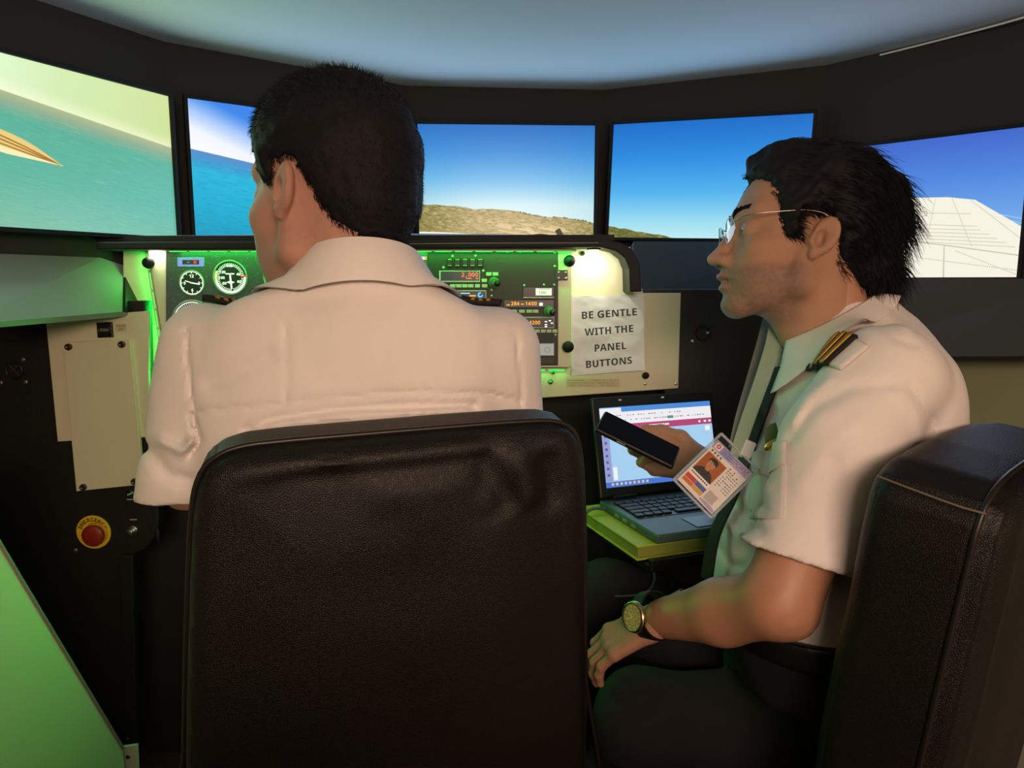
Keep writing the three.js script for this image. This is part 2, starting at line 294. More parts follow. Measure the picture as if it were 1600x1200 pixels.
function hills(c, top, cols) {
  c.save(); c.beginPath(); c.moveTo(0, top(0)); for (let x = 0; x <= W; x += 4) c.lineTo(x, top(x)); c.lineTo(W, H); c.lineTo(0, H); c.closePath(); c.clip();
  c.fillStyle = cols[0]; c.fillRect(0, 0, W, H);
  for (let i = 0; i < 2600; i++) { const x = rnd() * W, y = top(x) + Math.pow(rnd(), 1.2) * (H - top(x)), r = 1 + rnd() * 4; c.fillStyle = cols[1 + Math.floor(rnd() * (cols.length - 1))]; c.globalAlpha = 0.35 + rnd() * 0.4; c.beginPath(); c.ellipse(x, y, r * 2.2, r * 0.7, 0.1, 0, 7); c.fill(); }
  c.globalAlpha = 1; c.restore();
}
const land3 = canvas(W, H, c => {
  sky(c, [[0, '#1b70c4'], [0.25, '#2f90da'], [0.5, '#63b9e8'], [0.7, '#b4e0ea'], [1, '#c8e8ea']]);
  const top = x => H * (0.70 + 0.15 * Math.pow(x / W, 1.3)) + 3 * noise(x * 0.03, 0, 0) - 6 * smooth(200, 330, x) * smooth(480, 330, x);
  hills(c, top, ['#8a8446', '#6f6f38', '#a39a58', '#55602c', '#b7aa6c', '#93874a']);
  c.fillStyle = '#cdbb86'; for (let i = 0; i < 26; i++) { c.globalAlpha = 0.6; c.beginPath(); c.ellipse(300 + rnd() * 260, 308 + rnd() * 40, 12 + rnd() * 26, 2 + rnd() * 4, 0.15, 0, 7); c.fill(); } c.globalAlpha = 1;
  c.fillStyle = '#3c4a22'; for (let i = 0; i < 40; i++) { const x = 340 + rnd() * 290; c.beginPath(); c.arc(x, top(x) + 1, 1.5 + rnd() * 2, 0, 7); c.fill(); }
  c.fillStyle = '#f6efdc'; c.beginPath(); c.moveTo(0, 338); c.quadraticCurveTo(180, 340, 350, 358); c.lineTo(350, H); c.lineTo(0, H); c.fill();
});
const land4 = canvas(W, H, c => {
  sky(c, [[0, '#1a6cc8'], [0.3, '#2b8ce0'], [0.6, '#54b2ee'], [0.85, '#9cdcf2'], [1, '#bfeef2']]);
  hills(c, x => H * (0.895 + 0.11 * x / (W * 0.40)) + 2 * noise(x * 0.05, 3, 0), ['#8a7f48', '#6f6a38', '#a0945a', '#58602e']);
});
const wing5 = canvas(W, H, c => {
  sky(c, [[0, '#4169cc'], [0.3, '#5288e0'], [0.7, '#7fb6ec'], [1, '#a8d0ee']]);
  const X = px => (px - 1285) / 315 * W, Y = (px, py) => { const t = lerp(232, 198, (px - 1285) / 315), b = lerp(430, 435, (px - 1285) / 315); return (py - t) / (b - t) * H; };
  const path = pts => { c.beginPath(); pts.forEach(([a, b], i) => i ? c.lineTo(X(a), Y(a, b)) : c.moveTo(X(a), Y(a, b))); };
  path([[1340, 440], [1395, 392], [1424, 322], [1432, 309], [1450, 305], [1495, 305], [1534, 310], [1602, 356], [1602, 440]]); c.closePath(); c.fillStyle = '#f7f3e2'; c.fill();
  c.strokeStyle = '#d6d0be'; c.lineWidth = 2; for (let i = 0; i < 5; i++) { path([[1412 + i * 2, 352 + i * 5], [1545 + i * 12, 358 + i * 7]]); c.stroke(); } for (const l of [[[1440, 308], [1402, 365]], [[1452, 307], [1418, 368]], [[1478, 307], [1470, 370]], [[1502, 307], [1535, 384]], [[1528, 310], [1598, 372]], [[1415, 345], [1540, 352]], [[1424, 328], [1530, 332]]]) { path(l); c.stroke(); }
  c.strokeStyle = '#b6ae9a'; c.setLineDash([3, 3]); path([[1398, 386], [1470, 402], [1602, 424]]); c.stroke(); path([[1496, 383], [1498, 436]]); c.stroke(); path([[1512, 390], [1602, 432]]); c.stroke(); c.setLineDash([]);
  c.strokeStyle = '#b8b2a2'; path([[1406, 368], [1496, 381], [1602, 400]]); c.stroke(); path([[1496, 381], [1499, 436]]); c.stroke();
  c.strokeRect(X(1454), Y(1454, 327), 26, 12); c.strokeStyle = '#dfe8f4'; c.lineWidth = 1; path([[1560, 332], [1602, 342]]); c.stroke(); path([[1560, 336], [1602, 350]]); c.stroke();
});
monitor('leftmost monitor on the wall, showing a green sea and a tan wing tip', [-1.005, -1.103], [-0.737, -1.656], 1.293, 1.594, sea1, 0xa6dcb4);
monitor('second monitor from the left, blue sea under white sky, half behind the seated man', [-0.715, -1.690], [-0.272, -2.012], 1.299, 1.599, sea2, 0xa8cdee);
monitor('middle monitor, showing blue sky over an olive brown hillside above the radio stack', [-0.252, -2.028], [0.224, -2.050], 1.313, 1.613, land3, 0x9cc0e0);
monitor('fourth monitor, showing plain blue sky with a sliver of hill at its lower left', [0.262, -2.058], [0.716, -1.843], 1.308, 1.608, land4, 0x8ab8e4, -0.034);
monitor('rightmost monitor, hung lower, showing a white aircraft wing under blue sky', [0.735, -1.822], [1.034, -1.522], 1.206, 1.506, wing5, 0xb8c8e6);

// ---------------------------------------------------------------- warm lamp in the cabin behind the viewer
{
  const o = thing('ceiling_lamp', 'warm ceiling lamp panel near the cabin entrance behind the seats', 'lamp', V(0.25, 1.62, 1.0));
  const q = frameQ(V(1, 0, 0), V(0, 0.77, -0.64).normalize(), V(0, 0.64, 0.77).normalize());
  put(o, 'housing', box(0.86, 0.46, 0.03, 0.008), M.cream, V(0.25, 1.53, 1.05), q);
  put(o, 'diffuser', box(0.80, 0.40, 0.008, 0.003), lit(0xffd9ae, 1.5), V(0.25, 1.53, 1.05).add(V(0, -0.0115, -0.0138)), q);
  areaLight(o, 0xffd5bb, LEVEL.lamp, 0.8, 0.4, V(0.25, 1.53, 1.05).add(V(0, -0.018, -0.021)), V(0.25, 0.89, 0.28));
}
// low added box, unseen behind the viewer, that keeps the lamp off the lower seat backs
{
  const o = thing('added_shade_cabinet', 'added black box, unseen behind the viewer, shading the lower seat backs', 'added_shade_cabinet', V(-0.2, 0, 0.26));
  put(o, 'body', box(0.74, 1.06, 0.4, 0.01), M.blackPanel, V(-0.2, 0.53, 0.28));
  for (const x of [-0.385, -0.015]) { put(o, 'door', box(0.35, 0.98, 0.016, 0.003), M.black, V(x, 0.53, 0.488)); put(o, 'handle', box(0.012, 0.12, 0.02, 0.004), M.metal, V(x + (x < -0.2 ? 0.14 : -0.14), 0.6, 0.502)); }
  put(o, 'top', box(0.77, 0.024, 0.43, 0.006), M.black, V(-0.2, 1.072, 0.28));
}
// ---------------------------------------------------------------- instrument panel
const ZB = -1.56, ZM = -1.525;                    // cream back plates, raised main plate
const screwGeo = (() => { const g = lathe([[0, 0.0016], [0.0022, 0.0015], [0.0034, 0.0006], [0.0036, 0]], 12); g.rotateX(Math.PI / 2); return g; })();
const ballGeo = (() => { const g = lathe([[0, 0.026], [0.006, 0.0245], [0.0105, 0.02], [0.012, 0.014], [0.0105, 0.008], [0.006, 0.004], [0.005, 0], [0, 0]], 20); g.rotateX(Math.PI / 2); return g; })();
const screws = (o, list, z, m = M.metal, s = 1) => { for (const [x, y] of list) { const k = put(o, 'screw', screwGeo, m, onZ(x, y, z)); k.scale.setScalar(s); } };
const panel = thing('instrument_panel', 'cream instrument panel with flight gauges and a black radio stack under the glareshield', 'instrument panel', V(0, 0.95, ZB));
{
  const p = panel;
  add(p, 'back_plate', plate([[192, 690], [192, 386], [700, 386], [700, 640], [300, 640], [300, 690]].reverse().reverse(), ZB, 0.012), M.cream);
  const rp = add(p, 'right_plate', plate([[700, 640], [830, 623], [1060, 607], [1064, 458], [1005, 458], [985, 386], [700, 386]], ZB, 0.012), M.cream);
  screws(p, [[1056, 600], [1008, 600]], ZB, M.metal, 0.9);
  // raised main plate with a window for the gauges
  add(p, 'main_plate', plate([[258, 575], [892, 574], [894, 392], [230, 388], [262, 575]].slice(0, 4).concat([[262, 575]]), ZM, 0.022, 0.0015), M.cream);
  add(p, 'gauge_screen', plate(rect(259, 392, 668, 574), ZM + 0.004, 0.004, 0.0008), std(0x39443e, 0.35, { emissive: 0x26302b, emissiveIntensity: 0.7 }));
  { const t = canvas(1024, 460, c => { c.fillStyle = '#3b4640'; c.fillRect(0, 0, 1024, 460); for (let i = 0; i < 2600; i++) { c.fillStyle = `rgba(190,205,195,${0.15 + rnd() * 0.35})`; const r = 0.6 + rnd() * 1.1; c.beginPath(); c.arc(rnd() * 1024, 460 * Math.pow(rnd(), 1.3), r, 0, 7); c.fill(); } });
    add(p, 'gauge_glass', quad([onZ(260, 573, ZM + 0.0043), onZ(667, 573, ZM + 0.0043), onZ(667, 393, ZM + 0.0043), onZ(260, 393, ZM + 0.0043)]), new THREE.MeshStandardMaterial({ map: t, roughness: 0.3, emissive: 0xffffff, emissiveMap: t, emissiveIntensity: 0.35 })); }
  const rs = add(p, 'radio_plate', plate([[668, 572], [872, 571], [872, 391], [668, 391]], ZM + 0.004, 0.004, 0.0008), M.radio);
  const hg = add(p, 'hinge', plate(rect(868, 422, 887, 438), ZM + 0.007, 0.003, 0.0006), M.black); screws(p, [[873, 426], [884, 426], [873, 435], [884, 435]], ZM + 0.007, M.metal, 0.8);
  // gauges
  const bezelGeo = new THREE.TorusGeometry(1, 0.055, 8, 40);
  const gauge = (name, x, y, r, draw, label) => {
    const c0 = onZ(x, y, ZM + 0.0045), e = onZ(x + r, y, ZM + 0.0045), R = e.x - c0.x;
    const t = canvas(192, 192, c => { c.translate(96, 96); c.fillStyle = '#1c241e'; c.fillRect(-96, -96, 192, 192); draw(c); });
    const g = new THREE.CircleGeometry(R, 40); g.translate(c0.x, c0.y, c0.z + 0.0006);
    const m = add(p, name, g, new THREE.MeshStandardMaterial({ map: t, roughness: 0.3, emissive: 0xffffff, emissiveMap: t, emissiveIntensity: 0.75 }), label);
    const b = bezelGeo.clone(); b.scale(R, R, R); b.translate(c0.x, c0.y, c0.z + 0.001); add(m, 'bezel', b, std(0x9aa39a, 0.4)); return m;
  };
  const ticks = (c, n, a0, a1, r0, r1, lw = 4, col = '#fff') => { c.strokeStyle = col; c.lineWidth = lw; for (let i = 0; i <= n; i++) { const a = lerp(a0, a1, i / n); c.beginPath(); c.moveTo(Math.cos(a) * r0, Math.sin(a) * r0); c.lineTo(Math.cos(a) * r1, Math.sin(a) * r1); c.stroke(); } };
  const text = (c, s, x, y, size, col = '#fff') => { c.fillStyle = col; c.font = `bold ${size}px sans-serif`; c.textAlign = 'center'; c.textBaseline = 'middle'; c.fillText(s, x, y); };
  const hand = (c, a, l, w) => { c.strokeStyle = '#fff'; c.lineWidth = w; c.beginPath(); c.moveTo(-Math.cos(a) * 14, -Math.sin(a) * 14); c.lineTo(Math.cos(a) * l, Math.sin(a) * l); c.stroke(); };
  gauge('clock_gauge', 300, 442, 19, c => { c.strokeStyle = '#fff'; c.lineWidth = 8; c.beginPath(); c.arc(0, 0, 88, 0, 7); c.stroke(); ticks(c, 12, 0, Math.PI * 2, 72, 84, 5); text(c, '12', 0, -54, 34); text(c, '3', 56, 2, 32); text(c, '6', 0, 56, 32); text(c, '9', -58, 2, 32); hand(c, 0.18, 62, 9); hand(c, 3.45, 56, 7); });
  gauge('airspeed_gauge', 360, 433.5, 26, c => {
    c.lineWidth = 12; c.strokeStyle = '#fff'; c.beginPath(); c.arc(0, 0, 84, -0.1, 2.9); c.stroke(); c.strokeStyle = '#d9dd7a'; c.beginPath(); c.arc(0, 0, 84, 2.9, 3.6); c.stroke();
    ticks(c, 44, -Math.PI * 1.5, Math.PI * 0.42, 64, 82, 4); ticks(c, 1, -0.12, -0.06, 60, 92, 5, '#e03030'); text(c, '140', -2, -66, 22); text(c, '120', -44, -30, 22); text(c, '100', -50, 2, 22); text(c, '40', 48, -18, 22); text(c, '60', 50, 24, 22); text(c, '80', -36, 34, 22);
    c.fillStyle = '#fff'; c.fillRect(-26, -24, 50, 7); hand(c, 1.5, 66, 10); c.beginPath(); c.moveTo(-26, 28); c.lineTo(0, 18); c.lineTo(26, 28); c.lineTo(0, 36); c.fill();
  });
  gauge('altimeter_gauge', 302, 502, 32, c => { c.strokeStyle = '#fff'; c.lineWidth = 8; c.beginPath(); c.arc(0, 0, 90, 0, 7); c.stroke(); ticks(c, 50, 0, Math.PI * 2, 74, 84, 3); for (let i = 0; i < 10; i++) { const a = -Math.PI / 2 + i * Math.PI / 5; text(c, String(i), Math.cos(a) * 58, Math.sin(a) * 58, 26); } hand(c, -1.2, 66, 7); text(c, 'ALT', 0, 24, 16); ticks(c, 3, -1.2, -0.9, 40, 52, 5, '#e8d84a'); });
  gauge('attitude_gauge', 446, 432, 33, c => {
    c.fillStyle = '#3cb0e6'; c.beginPath(); c.arc(0, 0, 84, Math.PI * 1.04, Math.PI * 0.04); c.fill(); c.fillStyle = '#a05a42'; c.beginPath(); c.arc(0, 0, 84, 0.12, Math.PI * 1.04); c.fill();
    c.strokeStyle = '#fff'; c.lineWidth = 9; c.beginPath(); c.arc(0, 0, 90, 0, 7); c.stroke(); c.lineWidth = 4; c.beginPath(); c.moveTo(-84, -10); c.lineTo(84, 10); c.stroke(); c.strokeStyle = '#113'; c.beginPath(); c.arc(0, 0, 62, 0, 7); c.stroke(); ticks(c, 2, Math.PI * 1.2, Math.PI * 1.3, 60, 82, 4);
    for (let k = -2; k < 3; k++) { c.fillStyle = '#fff'; c.fillRect(-20, k * 20 - 2, 40, 4); }
  });
  for (const [x, y, r, n] of [[545, 440, 30, 'heading_gauge'], [632, 428, 28, 'vertical_speed_gauge'], [448, 510, 30, 'turn_gauge'], [545, 515, 30, 'compass_gauge'], [632, 505, 30, 'engine_gauge']])
    gauge(n, x, y, r, c => { c.strokeStyle = '#fff'; c.lineWidth = 8; c.beginPath(); c.arc(0, 0, 90, 0, 7); c.stroke(); ticks(c, 36, 0, Math.PI * 2, 72, 84, 4); hand(c, 0.6 + x, 66, 7); });
  // small digital unit above the clock and the annunciator
  const tx = canvas(128, 48, c => { c.fillStyle = '#8fb2ee'; c.fillRect(0, 0, 128, 48); c.fillStyle = '#39453c'; c.fillRect(22, 12, 84, 26); c.fillStyle = '#e85030'; c.fillRect(78, 16, 16, 18); c.fillStyle = '#5fae6e'; c.fillRect(46, 22, 12, 8); });
  add(p, 'digital_readout', plate(rect(277, 402, 319, 417), ZM + 0.006, 0.002, 0.0004), std(0x6f8fc8, 0.4));
  const pq = (x0, y0, x1, y1, z) => quad([onZ(x0, y1, z), onZ(x1, y1, z), onZ(x1, y0, z), onZ(x0, y0, z)]);
  add(p, 'readout_face', pq(278, 403, 318, 416, ZM + 0.0064), glow(tx, 0.9));
  add(p, 'annunciator', pq(656, 401, 667, 406, ZM + 0.0064), glow(canvas(48, 24, c => { c.fillStyle = '#8fd0f0'; c.fillRect(0, 0, 16, 24); c.fillStyle = '#e8f0ff'; c.fillRect(16, 0, 16, 24); c.fillStyle = '#f0c860'; c.fillRect(32, 0, 16, 24); }), 1));
  // radio stack
  const ZR = ZM + 0.0045;
  const btn = (x0, y0, x1, y1, m = M.buttonPale) => add(rs, 'button', plate(rect(x0, y0, x1, y1), ZR + 0.004, 0.004, 0.0008), m);
  const unit = (name, x0, y0, x1, y1, body, draw, k = 1.1, dx0 = x0 + 1, dy0 = y0 + 1, dx1 = x1 - 1, dy1 = y1 - 1, w = 256) => {
    add(rs, name, plate(rect(x0, y0, x1, y1), ZR + 0.003, 0.003, 0.0008), body);
    const t = canvas(w, Math.round(w * (dy1 - dy0) / (dx1 - dx0)), draw);
    add(rs, 'display', pq(dx0, dy0, dx1, dy1, ZR + 0.0034), new THREE.MeshStandardMaterial({ map: t, roughness: 0.3, emissive: 0xffffff, emissiveMap: t, emissiveIntensity: k }));
  };
  for (let i = 0; i < 5; i++) { const x = 698 + i * 12; add(rs, 'rocker_switch', plate(rect(x, 404, x + 9, 417), ZR + 0.006, 0.006, 0.0015), M.black); add(rs, 'switch_cap', plate(rect(x + 1, 404.5, x + 8, 406.5), ZR + 0.0075, 0.003, 0.0004), M.knobGreen); add(rs, 'switch_cap', plate(rect(x + 1, 414, x + 8, 416), ZR + 0.0075, 0.003, 0.0004), M.knobGreen); }
  const silver = std(0xb8bdb8, 0.4);
  unit('autopilot_display', 686, 423, 750, 441, silver, (c, w, h) => { c.fillStyle = '#24262c'; c.fillRect(0, 0, w, h); c.fillStyle = '#ff5a38'; c.font = 'bold 38px monospace'; c.textAlign = 'right'; c.textBaseline = 'middle'; c.fillText('2,000', w - 6, h * 0.36); c.fillRect(w * 0.66, h * 0.72, w * 0.14, 6); c.fillRect(w * 0.9, h * 0.72, w * 0.08, 6); }, 0.95, 688.5, 424, 749, 438.5);
  btn(688, 444, 698, 449.5); for (let i = 0; i < 4; i++) btn(703 + i * 9.4, 444, 711.6 + i * 9.4, 449.5); btn(742, 444, 750, 449.5); btn(753, 444, 761.5, 449.5);
  btn(759.5, 425.5, 768, 431); btn(769.5, 425.5, 778.5, 431); btn(752.5, 435.5, 761, 441);
  const knobGeo = (() => { const g = lathe([[0, 0.016], [0.006, 0.016], [0.007, 0.015], [0.007, 0.009], [0.0115, 0.009], [0.012, 0.008], [0.012, 0], [0, 0]], 20); g.rotateX(Math.PI / 2); return g; })();
  for (const [x, y, s] of [[772, 441, 0.95], [858, 486.5, 0.95]]) { const k = put(rs, 'knob', knobGeo, M.knobGreen, onZ(x, y, ZR)); k.scale.setScalar(s); const k2 = put(rs, 'knob_cap', knobGeo, M.black, onZ(x + 5, y + 1.5, ZR + 0.012)); k2.scale.set(0.5, 0.5, 0.7); }
  unit('navigation_display', 691, 453.5, 760, 468, silver, (c, w, h) => { c.fillStyle = '#1c2030'; c.fillRect(0, 0, w, h); c.strokeStyle = '#3fa8ff'; c.lineWidth = 9; c.beginPath(); c.arc(w * 0.88, h * 0.5, 12, 0, 5); c.stroke(); c.fillStyle = '#c8903c'; c.fillRect(w * 0.62, h * 0.5, 40, 10); c.fillStyle = '#9fb4e8'; c.fillRect(w * 0.4, h * 0.22, 60, 6); }, 0.95, 692.5, 455, 758.5, 466.5);
  unit('transponder', 817, 448.5, 866, 467, M.display, (c, w, h) => { c.fillStyle = '#d8dcd8'; c.fillRect(0, 0, w, h); c.fillStyle = '#222'; c.font = 'bold 52px monospace'; c.textBaseline = 'middle'; c.fillText('1200', 46, h * 0.62); c.fillRect(w * 0.2, 8, w * 0.7, 8); }, 0.7, 837, 450.5, 862, 461.5);
  add(rs, 'radio_trim', plate(rect(817, 464.5, 866, 466), ZR + 0.004, 0.001, 0.0003), silver);
  unit('radio_display', 787, 468, 866, 481, M.display, (c, w, h) => { c.fillStyle = '#23211f'; c.fillRect(0, 0, w, h); c.fillStyle = '#ff9a20'; c.font = 'bold 25px monospace'; c.textBaseline = 'middle'; c.fillText('284', 34, h * 0.5); c.fillText('14', 108, h * 0.5); c.fillText('00', 140, h * 0.5); c.fillRect(12, h * 0.62, 16, 5); c.fillRect(86, h * 0.5, 16, 5); c.fillStyle = '#e8e8e8'; c.fillRect(182, h * 0.36, 18, 16); }, 1.1);
  for (const x of [788.5, 799, 811, 822.5, 832.5]) btn(x, 484, x + 9, 489);
  unit('radio_display', 787, 495, 866, 513, silver, (c, w, h) => { c.fillStyle = '#20201f'; c.fillRect(0, 0, w, h); c.fillStyle = '#ffa028'; c.font = 'bold 25px monospace'; c.textBaseline = 'middle'; c.fillText('016', 50, h * 0.5); c.fillText('4200', 128, h * 0.5); c.fillRect(106, h * 0.48, 12, 5); c.fillStyle = '#e8e8e8'; for (const [a, b] of [[0.82, 0.35], [0.9, 0.25], [0.94, 0.5], [0.82, 0.66], [0.82, 0.86]]) c.fillRect(w * a, h * b, 13, 6); }, 1.05, 788, 496.5, 865, 511.5);
  for (let i = 0; i < 8; i++) btn(800 + i * 9, 515, 807.6 + i * 9, 520);
  unit('receiver', 792, 536.5, 866, 556, std(0xa9aaae, 0.45), (c, w, h) => { c.fillStyle = '#aeb0b4'; c.fillRect(0, 0, w, h); c.fillStyle = '#2c2c2e'; c.fillRect(10, 8, 82, 34); c.fillStyle = '#d8d8d8'; c.font = 'bold 28px monospace'; c.textBaseline = 'middle'; c.fillText('19', 58, 26); c.fillStyle = '#222'; c.fillRect(150, 12, 18, 9); c.fillRect(138, 38, 14, 9); c.strokeStyle = '#8a8c94'; c.lineWidth = 4; c.beginPath(); c.arc(222, 32, 14, 0, 7); c.stroke(); }, 0.35);
  add(rs, 'blank_plate', plate(rect(800, 558, 866, 569), ZR + 0.003, 0.003, 0.0006), std(0x343a38, 0.5));
  screws(rs, [[707, 400], [743, 399.5], [793, 391.5 + 1.5], [813, 393], [867, 394.5], [867, 416], [693, 418], [755, 423], [678, 441], [819, 446], [850, 445], [866, 445], [868, 523], [768, 453], [768, 462]], ZR, std(0xa8d8ae, 0.3, { metalness: 0.6 }), 0.75);
  for (const [x, y] of [[237, 411], [889, 408], [887, 541]]) put(p, 'thumb_screw', ballGeo, M.rubber, onZ(x, y, ZM));
  const tk = put(p, 'thumb_screw', ballGeo, M.rubber, onZ(1008, 586, ZB)); tk.scale.setScalar(0.62);
  const hs = put(p, 'thumb_screw', ballGeo, M.rubber, onZ(910, 396, ZB)); hs.scale.setScalar(0.4);
  // small switches on the lower right plate, with dash-like print
  const tg = (() => { const g = lathe([[0, 0.018], [0.0028, 0.017], [0.002, 0.008], [0.0055, 0.006], [0.006, 0.003], [0.006, 0], [0, 0]], 12); g.rotateX(Math.PI / 2); return g; })();
  for (const [x, y] of [[864, 580.5], [835, 598], [860, 596]]) put(rp, 'toggle_switch', tg, M.metal, onZ(x, y, ZB));
  add(rp, 'caption', pq(885, 592, 968, 605, ZB + 0.0004), new THREE.MeshStandardMaterial({ color: 0xffffff, roughness: 0.6, map: canvas(256, 40, c => { c.fillStyle = '#cdc39d'; c.fillRect(0, 0, 256, 40); c.fillStyle = '#8f8868'; for (let r = 0; r < 3; r++) for (let x = 6; x < 236; x += 9) if (rnd() < 0.8) c.fillRect(x, 6 + r * 12, 6, 3); }) }));
}
// ---------------------------------------------------------------- glareshield hood with its strips
const hood = thing('glareshield', 'black glareshield hood over the instrument panel, curling down at its right end', 'glareshield', V(0, 1.27, -1.5));
{
  const ZH = -1.47;
  const g = plate([[150, 390], [150, 378], [560, 377], [938, 374], [966, 378], [988, 389], [1000, 408], [1003, 456], [984, 456], [983, 420], [976, 403], [962, 392], [938, 386], [560, 389]], ZH, 0.09, 0.003);
  add(hood, 'rim', g, M.hood);
  add(hood, 'top_cover', slab([C(150, 378, 1.5), C(960, 376, 1.52), C(860, 374, 1.93), C(640, 372, 1.93)].map(p => p.setY(Math.max(p.y, 1.268))), V(0, 0.012, 0)), M.hood);
  add(hood, 'windshield_wiper', tube([C(816, 372, 1.6), C(846, 368, 1.6), C(880, 375, 1.6)], 0.004, 12, 6), std(0x55514a, 0.6));
  const clip = box(0.012, 0.03, 0.006, 0.002); put(hood, 'clip', clip, std(0x77726a, 0.6), C(876, 368, 1.58), new THREE.Quaternion().setFromAxisAngle(V(0, 0, 1), 0.5));
  add(hood, 'edge_strip', tube([onZ(640, 381, ZH + 0.002), onZ(760, 380, ZH + 0.002), onZ(935, 379.5, ZH + 0.002)], 0.0012, 12, 6), std(0x77786f, 0.4));
}
const GREEN = 0x18ff50;
{
  const strip = (label, a, b, face, k, level) => {
    const mid = a.clone().add(b).multiplyScalar(0.5), len = a.distanceTo(b), dir = b.clone().sub(a).normalize(), o = thing('led_strip', label, 'light strip', mid);
    const z = face.clone().addScaledVector(dir, -face.dot(dir)).normalize(), y = z.clone().cross(dir), q = frameQ(dir, y, z);
    put(o, 'carrier', box(len, 0.008, 0.003, 0.0008), M.cream, mid, q);
    const n = Math.max(4, Math.round(len / 0.04)), led = box(0.034, 0.005, 0.002, 0.0006), m = lit(GREEN, k);
    for (let i = 0; i < n; i++) put(o, 'diode', led, m, a.clone().lerp(b, (i + 0.5) / n).addScaledVector(z, 0.002), q);
    areaLight(o, GREEN, level, len, 0.008, mid.clone().addScaledVector(z, 0.0045), mid.clone().addScaledVector(z, 1)).rotateZ(0);
    const l = o.children[o.children.length - 1]; l.quaternion.copy(frameQ(dir, y.clone().negate(), z.clone().negate()));
    return o;
  };
  strip('green light strip under the glareshield lip above the gauges', onZ(262, 390.5, -1.49), onZ(900, 391, -1.49), V(0, -0.85, -0.35), 3.5, LEVEL.green);
  strip('green light strip down the left edge behind the raised gauge plate', onZ(231, 394, -1.553), onZ(262, 600, -1.553), V(-0.9, 0, 0.45), 2, LEVEL.green * 0.7);
  strip('green light strip behind the right edge of the raised plate', onZ(889, 570, -1.553), onZ(892, 400, -1.553), V(0.9, 0, 0.4), 1.6, LEVEL.green * 0.25);
  strip('green light strip under the raised plate above the toggle switches', onZ(700, 577, -1.553), onZ(885, 577, -1.553), V(0, -0.9, 0.4), 1.6, LEVEL.green * 0.3);
  strip('green light strip below the panel in the footwell, lighting the legs', V(-0.69, 0.88, -1.5), V(-0.27, 0.88, -1.5), V(-0.12, -0.25, 1), 2, LEVEL.footGreen);
  put(panel, 'strip_bracket', box(0.46, 0.012, 0.08, 0.003), M.black, V(-0.48, 0.892, -1.53));
  const lamp = (label, x, y, k) => {
    const p = onZ(x, y, -1.515), o = thing('panel_lamp', label, 'lamp', p);
    const g = lathe([[0, 0.006], [0.012, 0.006], [0.014, 0.003], [0.014, 0], [0, 0]], 20); put(o, 'housing', g, M.hood, p.clone().add(V(0, 0.001, 0)));
    const d = lathe([[0, -0.0015], [0.009, -0.0015], [0.0105, 0.001], [0, 0.001]], 20); put(o, 'lens', d, lit(0xfff4c8, 2.5), p);
    const l = areaLight(o, 0xfaf3dc, k, 0.018, 0.018, p.clone().add(V(0, -0.003, 0)), p.clone().add(V(0, -1, -0.25))); return o;
  };
  lamp('small white lamp under the glareshield lighting the right cream plate', 928, 391, LEVEL.spot * 2.4);
  lamp('small white lamp under the glareshield above the left black knob', 240, 390, LEVEL.spot * 0.8);
}
// ---------------------------------------------------------------- paper sign
{
  const o = thing('paper_sign', 'white paper sign asking to be gentle with the panel buttons, taped to the cream plate', 'sign', onZ(950, 587, -1.545));
  const tex = canvas(736, 800, (c, w, h) => {
    c.fillStyle = '#e9e9ee'; c.fillRect(0, 0, w, h); c.fillStyle = '#3c3e48'; c.textAlign = 'center'; c.textBaseline = 'middle'; c.font = 'bold 102px sans-serif';
    [['BE GENTLE', 0.52, 0.235, 575], ['WITH THE', 0.52, 0.45, 500], ['PANEL', 0.53, 0.665, 330], ['BUTTONS', 0.51, 0.865, 475]].forEach(([s, x, y, mw]) => { const k = mw / c.measureText(s).width; c.save(); c.translate(w * x, h * y); c.rotate(-0.03); c.scale(k, 1); c.fillText(s, 0, 0); c.restore(); });
  });
  const N = 36, P = [], uv = [], idx = [], tl = onZ(893, 463, -1.545), tr = onZ(1006, 460, -1.545), bl = onZ(893, 587, -1.545), br = onZ(1007, 578, -1.545);
  for (let s = 0; s < 2; s++) for (let j = 0; j <= N; j++) for (let i = 0; i <= N; i++) {
    const u = i / N, v = j / N, p = tl.clone().lerp(tr, u).lerp(bl.clone().lerp(br, u), v);
    p.z += 0.0016 * noise(u * 5, v * 6, 1) + 0.0012 * Math.abs(noise(u * 9 + v * 5, v * 11 - u * 4, 4)) - 0.004 * Math.pow(Math.abs(u - 0.5) * 2, 3) * 0.3 + 0.004 * smooth(0.75, 1, v) * smooth(0.6, 1, u) - s * 0.0006; P.push(p.x, p.y, p.z); uv.push(u, 1 - v);
  }
  const R = N + 1, T = R * R;
  for (let j = 0; j < N; j++) for (let i = 0; i < N; i++) { const a = j * R + i; idx.push(a, a + R, a + R + 1, a, a + R + 1, a + 1, T + a, T + a + R + 1, T + a + R, T + a, T + a + 1, T + a + R + 1); }
  const g = new THREE.BufferGeometry(); g.setAttribute('position', new THREE.Float32BufferAttribute(P, 3)); g.setAttribute('uv', new THREE.Float32BufferAttribute(uv, 2)); g.setIndex(idx); g.computeVertexNormals();
  add(o, 'sheet', g, std(0xffffff, 0.8, { map: tex, side: THREE.DoubleSide }));
}
